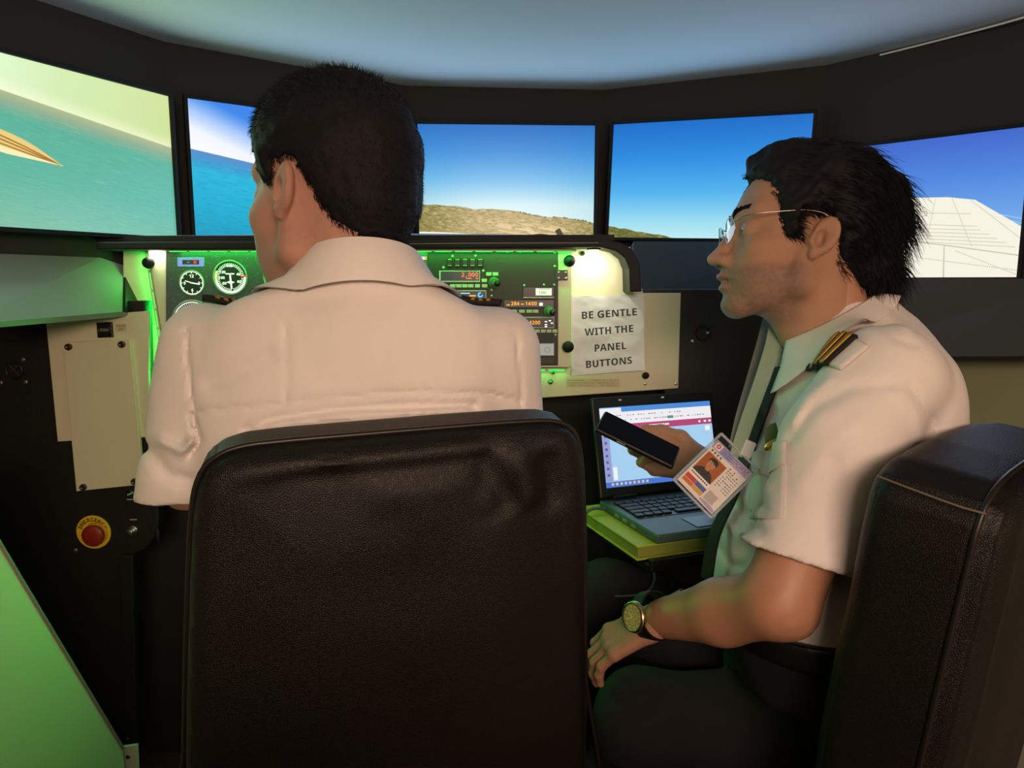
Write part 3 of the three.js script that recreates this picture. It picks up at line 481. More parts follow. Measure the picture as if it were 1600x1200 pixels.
// ---------------------------------------------------------------- left side console
const ZC = -1.52;
const con = thing('side_console', 'black side console on the left with a cream cover plate screwed on', 'console', V(-0.9, 0, ZC - 0.05));
{
  const o = con;
  add(o, 'front_panel', plate([[-120, 470], [226, 470], [232, 690], [244, 780], [247, 815], [242, 838], [226, 858], [208, 866], [206, 900], [212, 1171], [-120, 1171]], ZC, 0.03, 0.002), M.blackPanel);
  add(o, 'edge_post', plate([[186, 868], [207, 868], [213, 1173], [192, 1173]], ZC + 0.012, 0.012, 0.002), M.blackPanel);
  add(o, 'upper_plate', plate([[71, 496], [232, 486], [232, 683], [90, 690]], ZC + 0.008, 0.008, 0.001), M.cream);
  const cp = add(o, 'cover_plate', plate([[97, 535], [203, 530], [225, 757], [119, 768]], ZC + 0.016, 0.008, 0.0015), M.cream);
  const sg = lathe([[0, 0.004], [0.003, 0.004], [0.0035, 0.006], [0.0065, 0.006], [0.007, 0.004], [0.007, 0], [0, 0]], 16); sg.rotateX(Math.PI / 2);
  for (const [x, y] of [[108, 542], [191, 538], [131, 761], [211, 752]]) put(cp, 'screw', sg, std(0x4a4238, 0.4, { metalness: 0.7 }), onZ(x, y, ZC + 0.016));
  const so = add(o, 'socket', plate([[150, 504], [174, 503], [176, 527], [152, 528]], ZC + 0.013, 0.005, 0.0015), M.black);
  const ring = new THREE.TorusGeometry(0.0125, 0.0016, 8, 28); const rp = onZ(163, 515.5, ZC + 0.014); ring.translate(rp.x, rp.y, rp.z); add(so, 'ring', ring, std(0x3a3a38, 0.3, { metalness: 0.8 }));
  const slot = box(0.018, 0.006, 0.004, 0.001); slot.translate(rp.x, rp.y, rp.z); add(so, 'slot', slot, std(0x6a6a64, 0.4));
  add(o, 'caption', quad([onZ(180, 518, ZC + 0.0084), onZ(198, 518, ZC + 0.0084), onZ(198, 506, ZC + 0.0084), onZ(180, 506, ZC + 0.0084)]), new THREE.MeshStandardMaterial({ roughness: 0.5, map: canvas(128, 88, c => { c.fillStyle = '#cdc39d'; c.fillRect(0, 0, 128, 88); c.fillStyle = '#77704f'; c.font = 'bold 34px sans-serif'; c.textAlign = 'center'; c.fillText('PILOT', 64, 36); c.fillText('KEY', 64, 76); }) }));
  // hex nut switches
  const nut = lathe([[0, 0.014], [0.004, 0.014], [0.004, 0.006], [0.0095, 0.005], [0.0095, 0], [0, 0]], 6); nut.rotateX(Math.PI / 2);
  for (const [x, y] of [[204, 771], [223, 769]]) { put(o, 'toggle_switch', nut, M.metal, onZ(x, y, ZC)); add(o, 'caption', plate(rect(x - 6, y + 8.5, x + 7, y + 10.5), ZC + 0.0006, 0.0006, 0), std(0x9a968a, 0.6)); }
  add(o, 'caption', plate(rect(203, 811, 214, 813), ZC + 0.0006, 0.0006, 0), std(0x9a968a, 0.6));
  const vent = new THREE.TorusGeometry(0.0165, 0.0025, 8, 32); const vp = onZ(22, 579, ZC + 0.004); vent.translate(vp.x, vp.y, vp.z); const v0 = add(o, 'round_vent', vent, std(0x2c2c2a, 0.35, { metalness: 0.5 }));
  for (const a of [0.9, -0.7, 2.2]) { const b = box(0.016, 0.003, 0.004, 0.001); b.translate(0.008, 0, 0); b.rotateZ(a); b.translate(vp.x, vp.y, vp.z); add(v0, 'blade', b, std(0x34342f, 0.4)); }
  screws(o, [[36, 562], [40, 597], [1, 598], [118, 860], [190, 869], [250 - 10, 786]], ZC, std(0x8a8a84, 0.4, { metalness: 0.8 }), 1.3);
  screws(o, [[199, 1155]], ZC + 0.012, std(0x6a6a64, 0.4, { metalness: 0.8 }), 1.2);
  const cord = thing('cord', 'thin black cord with a plug hanging beside the green push button', 'cord', onZ(246, 845, ZC + 0.012));
  add(cord, 'wire', tube([onZ(246, 788, ZC + 0.004), onZ(247, 805, ZC + 0.012), onZ(247, 824, ZC + 0.012)], 0.0014, 12, 6), M.rubber);
  const plug = lathe([[0, 0], [0.004, 0.001], [0.0045, 0.022], [0.002, 0.028], [0, 0.028]], 12); put(cord, 'plug', plug, M.rubber, onZ(247, 846, ZC + 0.012));
}
{
  const p0 = onZ(147, 831, ZC), o = thing('emergency_button', 'red mushroom emergency button on a round yellow plate on the black console', 'button', p0);
  const R = onZ(174, 831, ZC).x - p0.x;
  const t = canvas(256, 256, c => { c.fillStyle = '#e8c422'; c.fillRect(0, 0, 256, 256); c.translate(128, 128); c.fillStyle = '#1a1608'; c.font = 'bold 44px sans-serif'; c.textAlign = 'center'; c.textBaseline = 'middle'; const s = 'EMERGENCY'; for (let i = 0; i < 9; i++) { c.save(); c.rotate((i - 4) * 0.29); c.fillText(s[i], 0, -103); c.restore(); } });
  const ring = lathe([[0, 0.004], [R * 0.96, 0.004], [R, 0.002], [R, 0], [0, 0]], 44); ring.rotateX(Math.PI / 2); put(o, 'plate', ring, std(0xe0bc20, 0.45), p0);
  const face = new THREE.CircleGeometry(R * 0.95, 40); put(o, 'legend', face, std(0xffffff, 0.45, { map: t }), p0.clone().add(V(0, 0, 0.0044)));
  const cap = lathe([[0, 0.021], [0.012, 0.0205], [0.02, 0.0185], [0.0232, 0.0155], [0.0232, 0.012], [0.021, 0.010], [0.021, 0.004], [0, 0.004]], 36); cap.rotateX(Math.PI / 2); put(o, 'push_cap', cap, phys(0x8c2415, 0.45), onZ(150.5, 834, ZC));
  const col = new THREE.TorusGeometry(0.0225, 0.0022, 8, 36); put(o, 'collar', col, std(0xc7882c, 0.4), onZ(150, 833.5, ZC + 0.006));
  const q0 = onZ(208, 829, ZC), b = thing('push_button', 'small metal push button right of the emergency button', 'button', q0);
  const r1 = lathe([[0, 0.006], [0.011, 0.006], [0.0125, 0.004], [0.0125, 0], [0, 0]], 28); r1.rotateX(Math.PI / 2); put(b, 'ring', r1, M.metal, q0);
  const r2 = lathe([[0, 0.019], [0.007, 0.0188], [0.0085, 0.017], [0.0085, 0.005], [0, 0.005]], 28); r2.rotateX(Math.PI / 2); put(b, 'plunger', r2, M.metal, q0);
}
// centre footwell back, right black panel
{
  const z = -1.575, o = thing('vent_panel', 'black panel right of the cream plate, with a round vent and screws', 'panel', onZ(1130, 640, z));
  add(o, 'sheet', plate([[1040, 1000], [1140, 1000], [1212, 500], [1212, 452], [1000, 452], [1040, 620]], z, 0.02, 0.002), M.blackPanel);
  const vp = onZ(1100, 521, z + 0.004), v = new THREE.TorusGeometry(0.015, 0.0022, 8, 32); v.translate(vp.x, vp.y, vp.z); add(o, 'round_vent', v, std(0x232422, 0.4, { metalness: 0.4 }));
  screws(o, [[1082, 533], [1106, 520]], z, M.metal, 1.1);
}
// slanted gussets of the cabin sides: the left one catches the green light, the right one the warm lamp
for (const s of [-1, 1]) {
  const X = 0.8 * s, at = (px, py) => { const r = ray(px, py); return r.multiplyScalar(X / r.x).add(camera.position); };
  const px = x => s < 0 ? x : 1600 - x;
  const top = at(px(-90), 694), mid = at(px(0), 850), foot = at(px(192), 1172), pts = [];
  top.x = mid.x = foot.x = X;
  const A0 = V(X, 0, foot.z), A = foot.clone(), B = V(X, 0, 1.0), Cc = V(X, top.y, 1.0);
  const o = thing('side_gusset', s < 0 ? 'pale slanted side panel at lower left, washed in green light' : 'pale slanted side panel at the lower right edge, in warm light', 'panel', V(X, 0, -0.5));
  const face = s < 0 ? [A0, B, Cc, top, mid, A] : [A, mid, top, Cc, B, A0];
  add(o, 'sheet', slab(face.map(p => p.clone()), V(0.02 * s, 0, 0)), std(0xd8d2bc, 0.55));
  add(o, 'edge_trim', tube([A.clone().add(V(0, 0.004, 0)), mid, top], 0.0035, 40, 6), std(0x8f8a80, 0.5));
  if (s < 0) { const b = add(o, 'floor_bracket', plate([[186, 1168], [214, 1164], [218, 1260], [182, 1260]], -1.42, 0.006, 0.001), std(0xdcdcc8, 0.5)); screws(o, [[200, 1183]], -1.42, std(0x5a5a52, 0.4, { metalness: 0.8 }), 1.3); }
}
// ---------------------------------------------------------------- seats
function seat(label, O, X, Y, Z, outline, th, opt) {       // O: origin on the rear face plane; X right, Y up, Z towards the rear
  const R = 0.026, sd = sdPoly(outline), xs = outline.map(p => p[0]), ys = outline.map(p => p[1]), mat = basis(X, Y, Z).setPosition(O);
  const f = (x, y, z) => {
    const d2 = sd(x, y);
    let puff = 0.012 * smooth(0, -0.12, d2);
    if (z > -th / 2) for (const c of opt.creases ?? []) { const [a, b, w, h] = c, dx = b[0] - a[0], dy = b[1] - a[1], t = clamp(((x - a[0]) * dx + (y - a[1]) * dy) / (dx * dx + dy * dy), 0, 1), d = Math.hypot(x - a[0] - dx * t, y - a[1] - dy * t); puff += h * Math.exp(-d * d / (w * w)) * (1 - Math.pow(Math.abs(2 * t - 1), 3)); }
    puff += 0.0012 * noise(x * 14, y * 14, 2 + z * 8);
    const dz = Math.abs(z + th / 2) - th / 2 - puff * (z > -th / 2 ? 1 : 1.4);
    const a = d2 + R, b = dz + R; let d = Math.min(Math.max(a, b), 0) + Math.hypot(Math.max(a, 0), Math.max(b, 0)) - R;
    const gz = z + R * 0.75; d += 0.0035 * Math.exp(-(gz * gz) / 0.000012) * smooth(-0.03, -0.004, d2);        // groove of the seam
    return d;
  };
  const floorAt = V(O.x, 0, O.z).addScaledVector(Z, -0.3).addScaledVector(X, (Math.min(...xs) + Math.max(...xs)) / 2); floorAt.y = 0;
  const o = thing('cockpit_seat', label, 'seat', floorAt);
  const g = nets(f, [Math.min(...xs) - 0.03, Math.min(...ys) - 0.03, -th - 0.05], [Math.max(...xs) + 0.03, Math.max(...ys) + 0.03, 0.05], 0.0055);
  { const p = g.attributes.position, n = g.attributes.normal, uv = g.attributes.uv; for (let i = 0; i < p.count; i++) Math.abs(n.getZ(i)) > 0.6 ? uv.setXY(i, p.getX(i), p.getY(i)) : Math.abs(n.getX(i)) > 0.6 ? uv.setXY(i, p.getZ(i), p.getY(i)) : uv.setXY(i, p.getX(i), p.getZ(i)); }
  g.applyMatrix4(mat); const back = add(o, 'backrest', g, M.leather);
  const loop = outline.map(([x, y]) => { const e = 0.001, gx = sd(x + e, y) - sd(x - e, y), gy = sd(x, y + e) - sd(x, y - e), l = Math.hypot(gx, gy) || 1; return V(x - gx / l * 0.001, y - gy / l * 0.001, -R * 0.95).applyMatrix4(mat); });
  add(o, 'piping', new THREE.TubeGeometry(new THREE.CatmullRomCurve3(loop, true, 'centripetal'), 220, 0.0032, 6, true), M.seam);
  // stitches along the top of the rear panel
  if (opt.stitch) add(o, 'stitching', tube(opt.stitch.map(([x, y, z = 0.011]) => V(x, y, z).applyMatrix4(mat)), 0.0011, 40, 5), M.thread);
  // cushion, base
  const w = Math.max(...xs) - Math.min(...xs), cu = box(w * 1.02, 0.11, 0.46, 0.03), fx = Z.clone().setY(0).normalize(), rx = X.clone().setY(0).normalize(), q = frameQ(rx, V(0, 1, 0), rx.clone().cross(V(0, 1, 0)));
  const hub = floorAt.clone(); const cpos = hub.clone().addScaledVector(fx, -0.02).setY(0.43);
  const cg = cu.clone(); cg.applyQuaternion(q); cg.translate(cpos.x, cpos.y, cpos.z); add(o, 'cushion', cg, M.leather);
  const bp = box(w * 0.8, 0.36, 0.34, 0.02); bp.applyQuaternion(q); bp.translate(cpos.x, 0.19, cpos.z); add(o, 'base', bp, M.blackPanel);
  return o;
}
function onPlane(px, py, O, N) { const r = ray(px, py), t = O.clone().sub(camera.position).dot(N) / r.dot(N); return r.multiplyScalar(t).add(camera.position); }
{
  const TL = C(300, 712, 0.655), TR = C(925, 668, 0.765), X = TR.clone().sub(TL).setY(0).normalize();
  const back = X.clone().cross(V(0, 1, 0)).normalize(), Y = V(0, 1, 0).addScaledVector(back, 0.13).normalize(), Z = X.clone().cross(Y).normalize();
  const O = TL.clone().add(TR).multiplyScalar(0.5), N = Z;
  const L = (px, py) => { const d = onPlane(px, py, O, N).sub(O); return [d.dot(X), d.dot(Y)]; };
  const px = [[283, 1340], [282, 1200], [284, 1060], [288, 920], [293, 820], [300, 775], [316, 742], [342, 722], [378, 710], [440, 702], [560, 691], [700, 679], [830, 669], [872, 668], [898, 674], [914, 692], [922, 730], [926, 800], [928, 900], [928, 1060], [927, 1340]];
  const st = [[350, 716, 0.004], [395, 704, 0.006], [450, 697, 0.004], [640, 680, 0.004], [850, 665.5, 0.002], [895, 672, 0.004]].map(([a, b, z]) => [...L(a, b + 3), z]);
  const cr = (a, b, w, h) => [L(...a), L(...b), w, h];
  seat('black leather seat seen from behind with creased upper back, holding the man at the panel', O, X, Y, Z, px.map(p => L(...p)), 0.088, {
    creases: [cr([350, 742], [560, 716], 0.009, 0.005), cr([480, 730], [770, 694], 0.009, 0.005), cr([420, 746], [640, 728], 0.008, -0.003), cr([560, 775], [750, 748], 0.018, 0.005), cr([600, 735], [760, 716], 0.008, -0.003), cr([755, 700], [790, 800], 0.014, -0.008), cr([805, 690], [828, 790], 0.013, 0.007), cr([790, 700], [760, 800], 0.016, 0.006), cr([855, 700], [862, 800], 0.014, -0.008), cr([620, 800], [740, 790], 0.022, 0.0025)],
  });
}
{
  const fwd = V(-0.66, 0, -0.75).normalize(), X = V(0.75, 0, -0.66).normalize(), Y = V(0, 1, 0).addScaledVector(fwd, -0.12).normalize(), Z = X.clone().cross(Y).normalize();
  const O = C(1583, 806, 0.64), th = 0.128;
  const w = 0.37, h = 0.62, top = 0.014;
  const px = [[0.012, -h], [0.0, -0.3], [0.0, -0.06], [0.003, -0.022], [0.014, 0.0], [0.042, top], [0.12, top + 0.008], [w - 0.12, top + 0.008], [w - 0.045, top], [w - 0.012, 0.0], [w, -0.03], [w - 0.005, -0.3], [w - 0.02, -h]];
  const o = seat('black leather seat at the right edge, turned sideways, behind the man with the phone', O, X, Y, Z, px, th, { creases: [[[0.03, 0.0], [0.035, -0.4], 0.006, 0.003]] });
  const mat = basis(X, Y, Z).setPosition(O), at = (x, y, z) => V(x, y, z).applyMatrix4(mat);
  add(o, 'stitching', tube([at(0.001, -0.002, -th + 0.012), at(-0.0015, -0.004, -th * 0.6), at(-0.0015, -0.006, -th * 0.3), at(0.001, -0.006, -0.02)], 0.0011, 24, 5), M.thread);
}
// ---------------------------------------------------------------- laptop on its tray
{
  const F0 = onY(1027, 836, 0.79), B0 = onY(936, 781, 0.79), Zf = F0.clone().sub(B0).setY(0).normalize(), X = V(0, 1, 0).cross(Zf).normalize(), depth = F0.distanceTo(B0), w = 0.275, Y = V(0, 1, 0);
  const q = frameQ(X, Y, Zf), at = (x, y, z) => B0.clone().addScaledVector(X, x).addScaledVector(Y, y).addScaledVector(Zf, z);
  const tray = thing('pull_out_tray', 'black pull-out tray holding the green folder and laptop', 'tray', at(w / 2, -0.06, depth / 2));
  put(tray, 'board', box(w + 0.06, 0.014, depth + 0.06, 0.003), M.black, at(w / 2 + 0.01, -0.052, depth / 2 - 0.02), q);
  put(tray, 'bracket', box(0.06, 0.03, 0.3, 0.004), M.blackPanel, at(w / 2 + 0.02, -0.074, -0.05), q);
  put(tray, 'lip', box(w + 0.06, 0.022, 0.01, 0.003), M.black, at(w / 2 + 0.01, -0.045, depth + 0.012), q);
  const f = thing('folder', 'yellow-green folder lying under the laptop', 'folder', at(w / 2 - 0.02, -0.043, depth / 2)), fg = std(0xa9b83c, 0.6);
  put(f, 'cover', box(w + 0.02, 0.003, depth + 0.02, 0.001), fg, at(w / 2 - 0.022, -0.0195, depth / 2 - 0.018), q);
  put(f, 'pages', box(w + 0.012, 0.018, depth + 0.012, 0.001), std(0x7f8a34, 0.8), at(w / 2 - 0.022, -0.0305, depth / 2 - 0.018), q);
  put(f, 'cover', box(w + 0.02, 0.003, depth + 0.02, 0.001), fg, at(w / 2 - 0.022, -0.0415, depth / 2 - 0.018), q);
  const o = thing('laptop', 'open black laptop showing a map page with a pink header bar', 'laptop', at(w / 2, -0.018, depth / 2));
  put(o, 'body', box(w, 0.016, depth, 0.004), M.greenLitDeck, at(w / 2, -0.009, depth / 2), q);
  put(o, 'keyboard_well', box(w - 0.03, 0.001, 0.098, 0.0004), M.black, at(w / 2, -0.0007, 0.075), q);
  const kg = box(0.0155, 0.0035, 0.0145, 0.0012), kw = box(0.0255, 0.0035, 0.0145, 0.0012), ks = box(0.085, 0.0035, 0.0145, 0.0012);
  const rowsOf = [14, 14, 13, 13];
  for (let r = 0; r < 5; r++) {
    const z = 0.036 + r * 0.0185;
    if (r < 4) for (let i = 0; i < 13; i++) { const wide = i === 0 && r > 0 || i === 12; put(o, 'key', wide ? kw : kg, M.key, at(0.022 + 0.0183 * i + (r ? 0.004 : 0) + (wide ? 0.003 : 0.001) + (i === 12 ? 0 : 0), 0.0012, z), q); }
    else { for (let i = 0; i < 4; i++) put(o, 'key', kg, M.key, at(0.023 + 0.0183 * i, 0.0012, z), q); put(o, 'key', ks, M.key, at(0.14, 0.0012, z), q); for (let i = 0; i < 4; i++) put(o, 'key', kg, M.key, at(0.196 + 0.0183 * i, 0.0012, z), q); }
  }
  put(o, 'touchpad', box(0.085, 0.001, 0.05, 0.0004), std(0x323d3b, 0.3), at(w / 2 - 0.01, -0.0003, depth - 0.036), q);
  for (const z of [0.07, 0.1, 0.13]) put(o, 'port', box(0.002, 0.006, 0.014, 0.0006), std(0x8a9490, 0.4, { metalness: 0.6 }), at(-0.0002, -0.009, z), q);
  const lean = 0.24, LY = V(0, Math.cos(lean), 0).addScaledVector(Zf, -Math.sin(lean)), LZ = X.clone().cross(LY), ql = frameQ(X, LY, LZ), h = 0.19, la = (x, y, z) => at(0, 0.004, 0.006).addScaledVector(X, x).addScaledVector(LY, y).addScaledVector(LZ, z);
  const lid = put(o, 'lid', box(w, h, 0.007, 0.003), M.black, la(w / 2, h / 2, -0.003), ql);
  put(o, 'hinge', box(0.05, 0.01, 0.012, 0.003), M.black, at(0.05, 0.003, 0.006), q); put(o, 'hinge', box(0.05, 0.01, 0.012, 0.003), M.black, at(w - 0.05, 0.003, 0.006), q);
  const tex = canvas(640, 400, (c, W2, H2) => {
    c.fillStyle = '#a9d3f2'; c.fillRect(0, 0, W2, H2);
    c.fillStyle = '#4f8fdc'; c.fillRect(0, 0, W2, 26); c.fillStyle = '#f2f2f6'; c.fillRect(0, 4, 120, 22); c.fillRect(0, 26, W2, 62); c.fillStyle = '#d8d0dc';
    for (const [y, n] of [[42, 30], [66, 40]]) for (let i = 0; i < n; i++) { c.fillStyle = ['#8a8ab0', '#b06a84', '#9aa0aa', '#c08a8a'][i % 4]; if (rnd() < 0.7) c.fillRect(16 + i * 15, y, 5 + rnd() * 8, 5); }
    c.fillStyle = '#5f9a86'; c.fillRect(380, 62, 34, 14); c.fillStyle = '#b84a78'; c.fillRect(0, 88, W2, 32); c.fillStyle = '#fff'; for (let i = 0; i < 9; i++) c.fillRect(270 + i * 13, 100, 10, 9); c.fillRect(560, 99, 12, 10); c.fillRect(592, 99, 14, 10); c.fillRect(620, 99, 14, 10);
    c.fillStyle = '#8cc2ee'; c.beginPath(); c.moveTo(560, 250); c.lineTo(610, 230); c.lineTo(640, 300); c.lineTo(640, 400); c.lineTo(590, 340); c.fill(); c.fillStyle = '#b9dcf4'; c.beginPath(); c.ellipse(330, 230, 140, 60, 0.3, 0, 7); c.fill();
    c.fillStyle = '#9aa2d4'; c.fillRect(0, 120, 40, 250); c.fillStyle = '#5b62a4'; for (let i = 0; i < 7; i++) c.fillRect(12, 140 + i * 32, 14, 12); c.fillStyle = '#f4f6fa'; c.fillRect(46, 300, 22, 64); c.fillRect(596, 128, 28, 26); c.fillStyle = '#4c7ad0'; c.fillRect(0, 372, W2, 28); c.fillStyle = '#e8c0a8'; for (let i = 0; i < 9; i++) c.fillRect(30 + i * 24, 378, 13, 13);
  });
  const s = quad([la(0.014, 0.018, 0.0009), la(w - 0.012, 0.018, 0.0009), la(w - 0.012, h - 0.02, 0.0009), la(0.014, h - 0.02, 0.0009)]);
  add(o, 'display', s, glow(tex, 0.95));
  areaLight(o, 0xb8d4f4, 0.7, w - 0.03, h - 0.04, la(w / 2, h / 2, 0.004), la(w / 2, h / 2, 1));
  const cap = box(0.006, 0.003, 0.002, 0.0006); for (const x of [0.06, 0.155]) put(o, 'rubber_stop', cap, std(0xd8d8d0, 0.5), la(x, h - 0.007, 0.0012), ql);
  const wires = thing('cable', 'thin grey cable hanging below the tray', 'cable', at(0, -0.1, depth));
  add(wires, 'wire', tube([at(-0.02, -0.05, depth * 0.5), at(0.02, -0.08, depth * 0.8), at(-0.01, -0.1, depth * 0.95), at(-0.08, -0.12, depth * 0.7)], 0.0022, 24, 6), std(0x4a4652, 0.6));
  const plug = thing('cable', 'short cable plugged into the left side of the laptop', 'cable', at(-0.01, -0.014, 0.03));
  add(plug, 'wire', tube([at(0.0, -0.009, 0.03), at(-0.03, -0.006, 0.03), at(-0.06, -0.03, 0.02), at(-0.1, -0.05, 0.0)], 0.003, 20, 6), std(0x39504a, 0.5));
}
// ---------------------------------------------------------------- people
const mm = 0.001;
// head field in millimetres: f forward, v up, r to the right; origin between the ear canals
const headBone = (() => {
  const S = r => Math.abs(r), m = (c, r) => { const e = ell(c, r); return (f, v, q) => e(f, v, q); };
  const P = (f, v, r) => V(f, v, r);
  const skull = m([-6, 42, 0], [95, 84, 74]);
  const list = [skull, m([46, -18, 0], [52, 74, 54]), m([87, -76, 0], [22, 19, 21]), cone(P(84, -78, 13), P(14, -52, 50), 15, 15), cone(P(14, -52, 50), P(4, 0, 60), 15, 13), m([54, -4, 46], [30, 20, 18]), m([54, -38, 28], [38, 40, 24]), m([84, -40, 0], [24, 28, 26]), cone(P(82, 47, 10), P(66, 47, 46), 9, 9)];
  const brow = union(list, 17);
  const nose = union([cone(P(88, 32, 0), P(110, -4, 0), 7, 8.5), m([116, -12, 0], [12.5, 10, 10.5]), m([106, -16, 12], [11, 8.5, 7])], 8);
  const lipU = m([105, -36.5, 0], [10.5, 6, 21]), lipL = m([102, -54, 0], [10.5, 6.5, 19]), sulcus = cone(P(113, -65, -10), P(113, -65, 10), 6, 6);
  const cut = cone(P(113, -45, 0), P(94, -46, 25), 3.2, 1.6), sock = m([96, 24, 33], [18, 15, 19]), lid = m([72, 22, 33], [15, 15, 16]);
  const nostril = m([110, -22, 7], [5, 4, 3]), philt = cone(P(116, -24, 0), P(115.5, -31, 0), 3, 3);
  const neck = cone(P(-22, -30, 0), P(-30, -108, 0), 54, 51), neckF = cone(P(14, -84, 0), P(-8, -118, 0), 30, 34);
  // ear
  const er = m([-11, 4, 77], [17.5, 25.5, 9]), tilt = 0.22, eb = m([0, 0, 0], [13, 22, 7]);
  const lobe = m([-3, -18, 74], [8, 9, 7]);
  const concha = m([-5, 0, 86], [9, 13, 13]), scapha = m([-13, 7, 87], [10.5, 17, 5.5]), tragus = m([6, -2, 76], [5, 7, 5]), anti = cone(P(-16, 16, 79.5), P(-12, -10, 78.5), 2.6, 2.6);
  return (f, v, r0) => {
    const r = Math.abs(r0); let d = brow(f, v, r);
    d = smax(d, -sock(f, v, r), 10); d = smin(d, lid(f, v, r), 5); d = smin(d, nose(f, v, r), 9);
    d = smin(d, lipU(f, v, r), 4); d = smin(d, lipL(f, v, r), 4); d = smax(d, -sulcus(f, v, r0), 7); d = smax(d, -cut(f, v, r), 2.5); d = smax(d, -nostril(f, v, r), 3); d = smax(d, -philt(f, v, r), 4);
    d = smin(d, neck(f, v, r), 26); d = smin(d, neckF(f, v, r), 22);
    // ear leans outwards towards its rear edge
    const er2 = r - 0.35 * Math.max(0, -8 - f), ef = f + tilt * (v - 4);
    let e = er(ef, v, er2); e = smin(e, lobe(ef, v, er2), 5); e = smax(e, -concha(ef, v, er2), 3); e = smax(e, -scapha(ef, v, er2), 2.5); e = smin(e, tragus(f, v, r), 3); e = smin(e, anti(ef, v, er2), 2);
    return smin(d, e, 4);
  };
})();
const skinTone = { base: [0.44, 0.235, 0.145], lip: [0.36, 0.13, 0.10], stubble: [0.17, 0.115, 0.09] };
function headPaint(beard, tone) {
  return (f, v, r) => {
    const q = Math.abs(r), n = noise(f * 0.35, v * 0.35, r * 0.35), n2 = noise(f * 0.05, v * 0.05, r * 0.05); let c = tone.map(x => x * (1 + 0.05 * n + 0.07 * n2));
    const lip = smooth(20, 16, q) * smooth(-64, -60, v) * smooth(-28, -33, v) * smooth(96, 103, f) * (v > -62 ? 1 : 0); c = c.map((x, i) => lerp(x, skinTone.lip[i], lip * 0.7));
    const jaw = Math.max(smooth(-20, -34, v) * smooth(-4, 20, f) * smooth(-120, -96, v), smooth(96, 104, f) * smooth(-22, -26, v) * smooth(-36, -32, v)) * (1 - lip);
    const dots = 0.5 + 0.5 * n; c = c.map((x, i) => lerp(x, skinTone.stubble[i], beard * jaw * (0.45 + 0.7 * dots)));
    return c;
  };
}
function hairShape(kind) {
  const face = sdPoly(kind === 'short' ? [[170, 82], [78, 86], [60, 72], [52, 45], [42, 34], [28, 20], [17, 22], [10, 38], [-12, 40], [-26, 30], [-32, 0], [-46, -30], [-68, -52], [-90, -64], [-130, -70], [-140, -260], [170, -260]]
    : [[170, 96], [60, 100], [50, 82], [43, 52], [40, 30], [34, 6], [20, 4], [14, 34], [-8, 38], [-24, 30], [-32, 4], [-34, -28], [-56, -60], [-78, -84], [-104, -104], [-150, -112], [-150, -260], [170, -260]]);
  const vol = kind === 'short' ? union([ell([-8, 50, 0], [104, 96, 84]), ell([10, 92, 0], [84, 56, 66]), ell([-58, -8, 0], [44, 56, 56])], 20)
    : union([ell([-24, 56, 0], [112, 94, 85]), ell([-62, 44, 0], [84, 86, 74]), ell([-86, -28, 0], [44, 70, 56]), ell([18, 106, 0], [56, 43, 56]), ell([24, 30, 68], [22, 36, 16])], 18);
  const R = kind === 'short' ? 2.2 : 6.5, k = kind === 'short' ? 0.06 : 0.03;
  const field = (f, v, r0) => {
    const r = Math.abs(r0);
    let d = vol(f, v, r);
    d += R * noise(f * k + 3, v * k, r0 * k) + R * 0.5 * noise(f * k * 2.3, v * k * 2.3 + 9, r0 * k * 2.3);
    if (kind !== 'short') d += 0.7 * Math.sin((f * 0.7 + v * 0.9 + 10 * noise(f * 0.03, v * 0.03, r0 * 0.03)) * 0.38);
    const hb = headBone(f, v, r0), ed = face(f, v) + (kind === 'short' ? 3 : 5) * noise(f * 0.12, v * 0.12, 5) + 2.5 * noise(f * 0.4, v * 0.4, 8);
    d = Math.max(d, hb - (kind === 'short' ? 26 : 60));
    d = smax(d, hb - Math.max(1.2, (kind === 'short' ? 0.55 : 1.1) * ed + 1.5) * (kind === 'short' ? (v > 60 ? 3 : 1) : 1 + 1.2 * smooth(60, 100, v)), 4);
    return smax(d, -ed, 3);
  };
  field.face = face; return field;
}
function strands(hairGeo, n, spec) {
  const p = hairGeo.attributes.position, nn = hairGeo.attributes.normal, pos = [], idx = [], K = 4;
  for (let s = 0; s < n; s++) {
    const i = Math.floor(rnd() * p.count), b = V(p.getX(i), p.getY(i), p.getZ(i)), N = V(nn.getX(i), nn.getY(i), nn.getZ(i));
    const st = spec(b, N); if (!st) continue;
    const { len, dir, curl, rad } = st, d = dir.clone(); let q = b.clone().addScaledVector(N, -3); const base = pos.length / 3;
    for (let k = 0; k <= K; k++) {
      const side = d.clone().cross(Math.abs(d.y) > 0.9 ? V(1, 0, 0) : V(0, 1, 0)).normalize(), up = side.clone().cross(d), rr = rad * (1 - 0.85 * k / K);
      for (let a = 0; a < 3; a++) { const t = a * 2.094, v = q.clone().addScaledVector(side, Math.cos(t) * rr).addScaledVector(up, Math.sin(t) * rr); pos.push(v.x, v.y, v.z); }
      q = q.clone().addScaledVector(d, len / K); d.addScaledVector(curl, 1 / K).normalize();
    }
    for (let k = 0; k < K; k++) for (let a = 0; a < 3; a++) { const A = base + k * 3 + a, B = base + k * 3 + (a + 1) % 3; idx.push(A, B, B + 3, A, B + 3, A + 3); }
  }
  const g = new THREE.BufferGeometry(); g.setAttribute('position', new THREE.Float32BufferAttribute(pos, 3)); g.setAttribute('uv', new THREE.Float32BufferAttribute(new Float32Array(pos.length / 3 * 2), 2)); g.setIndex(idx); g.computeVertexNormals(); return g;
}
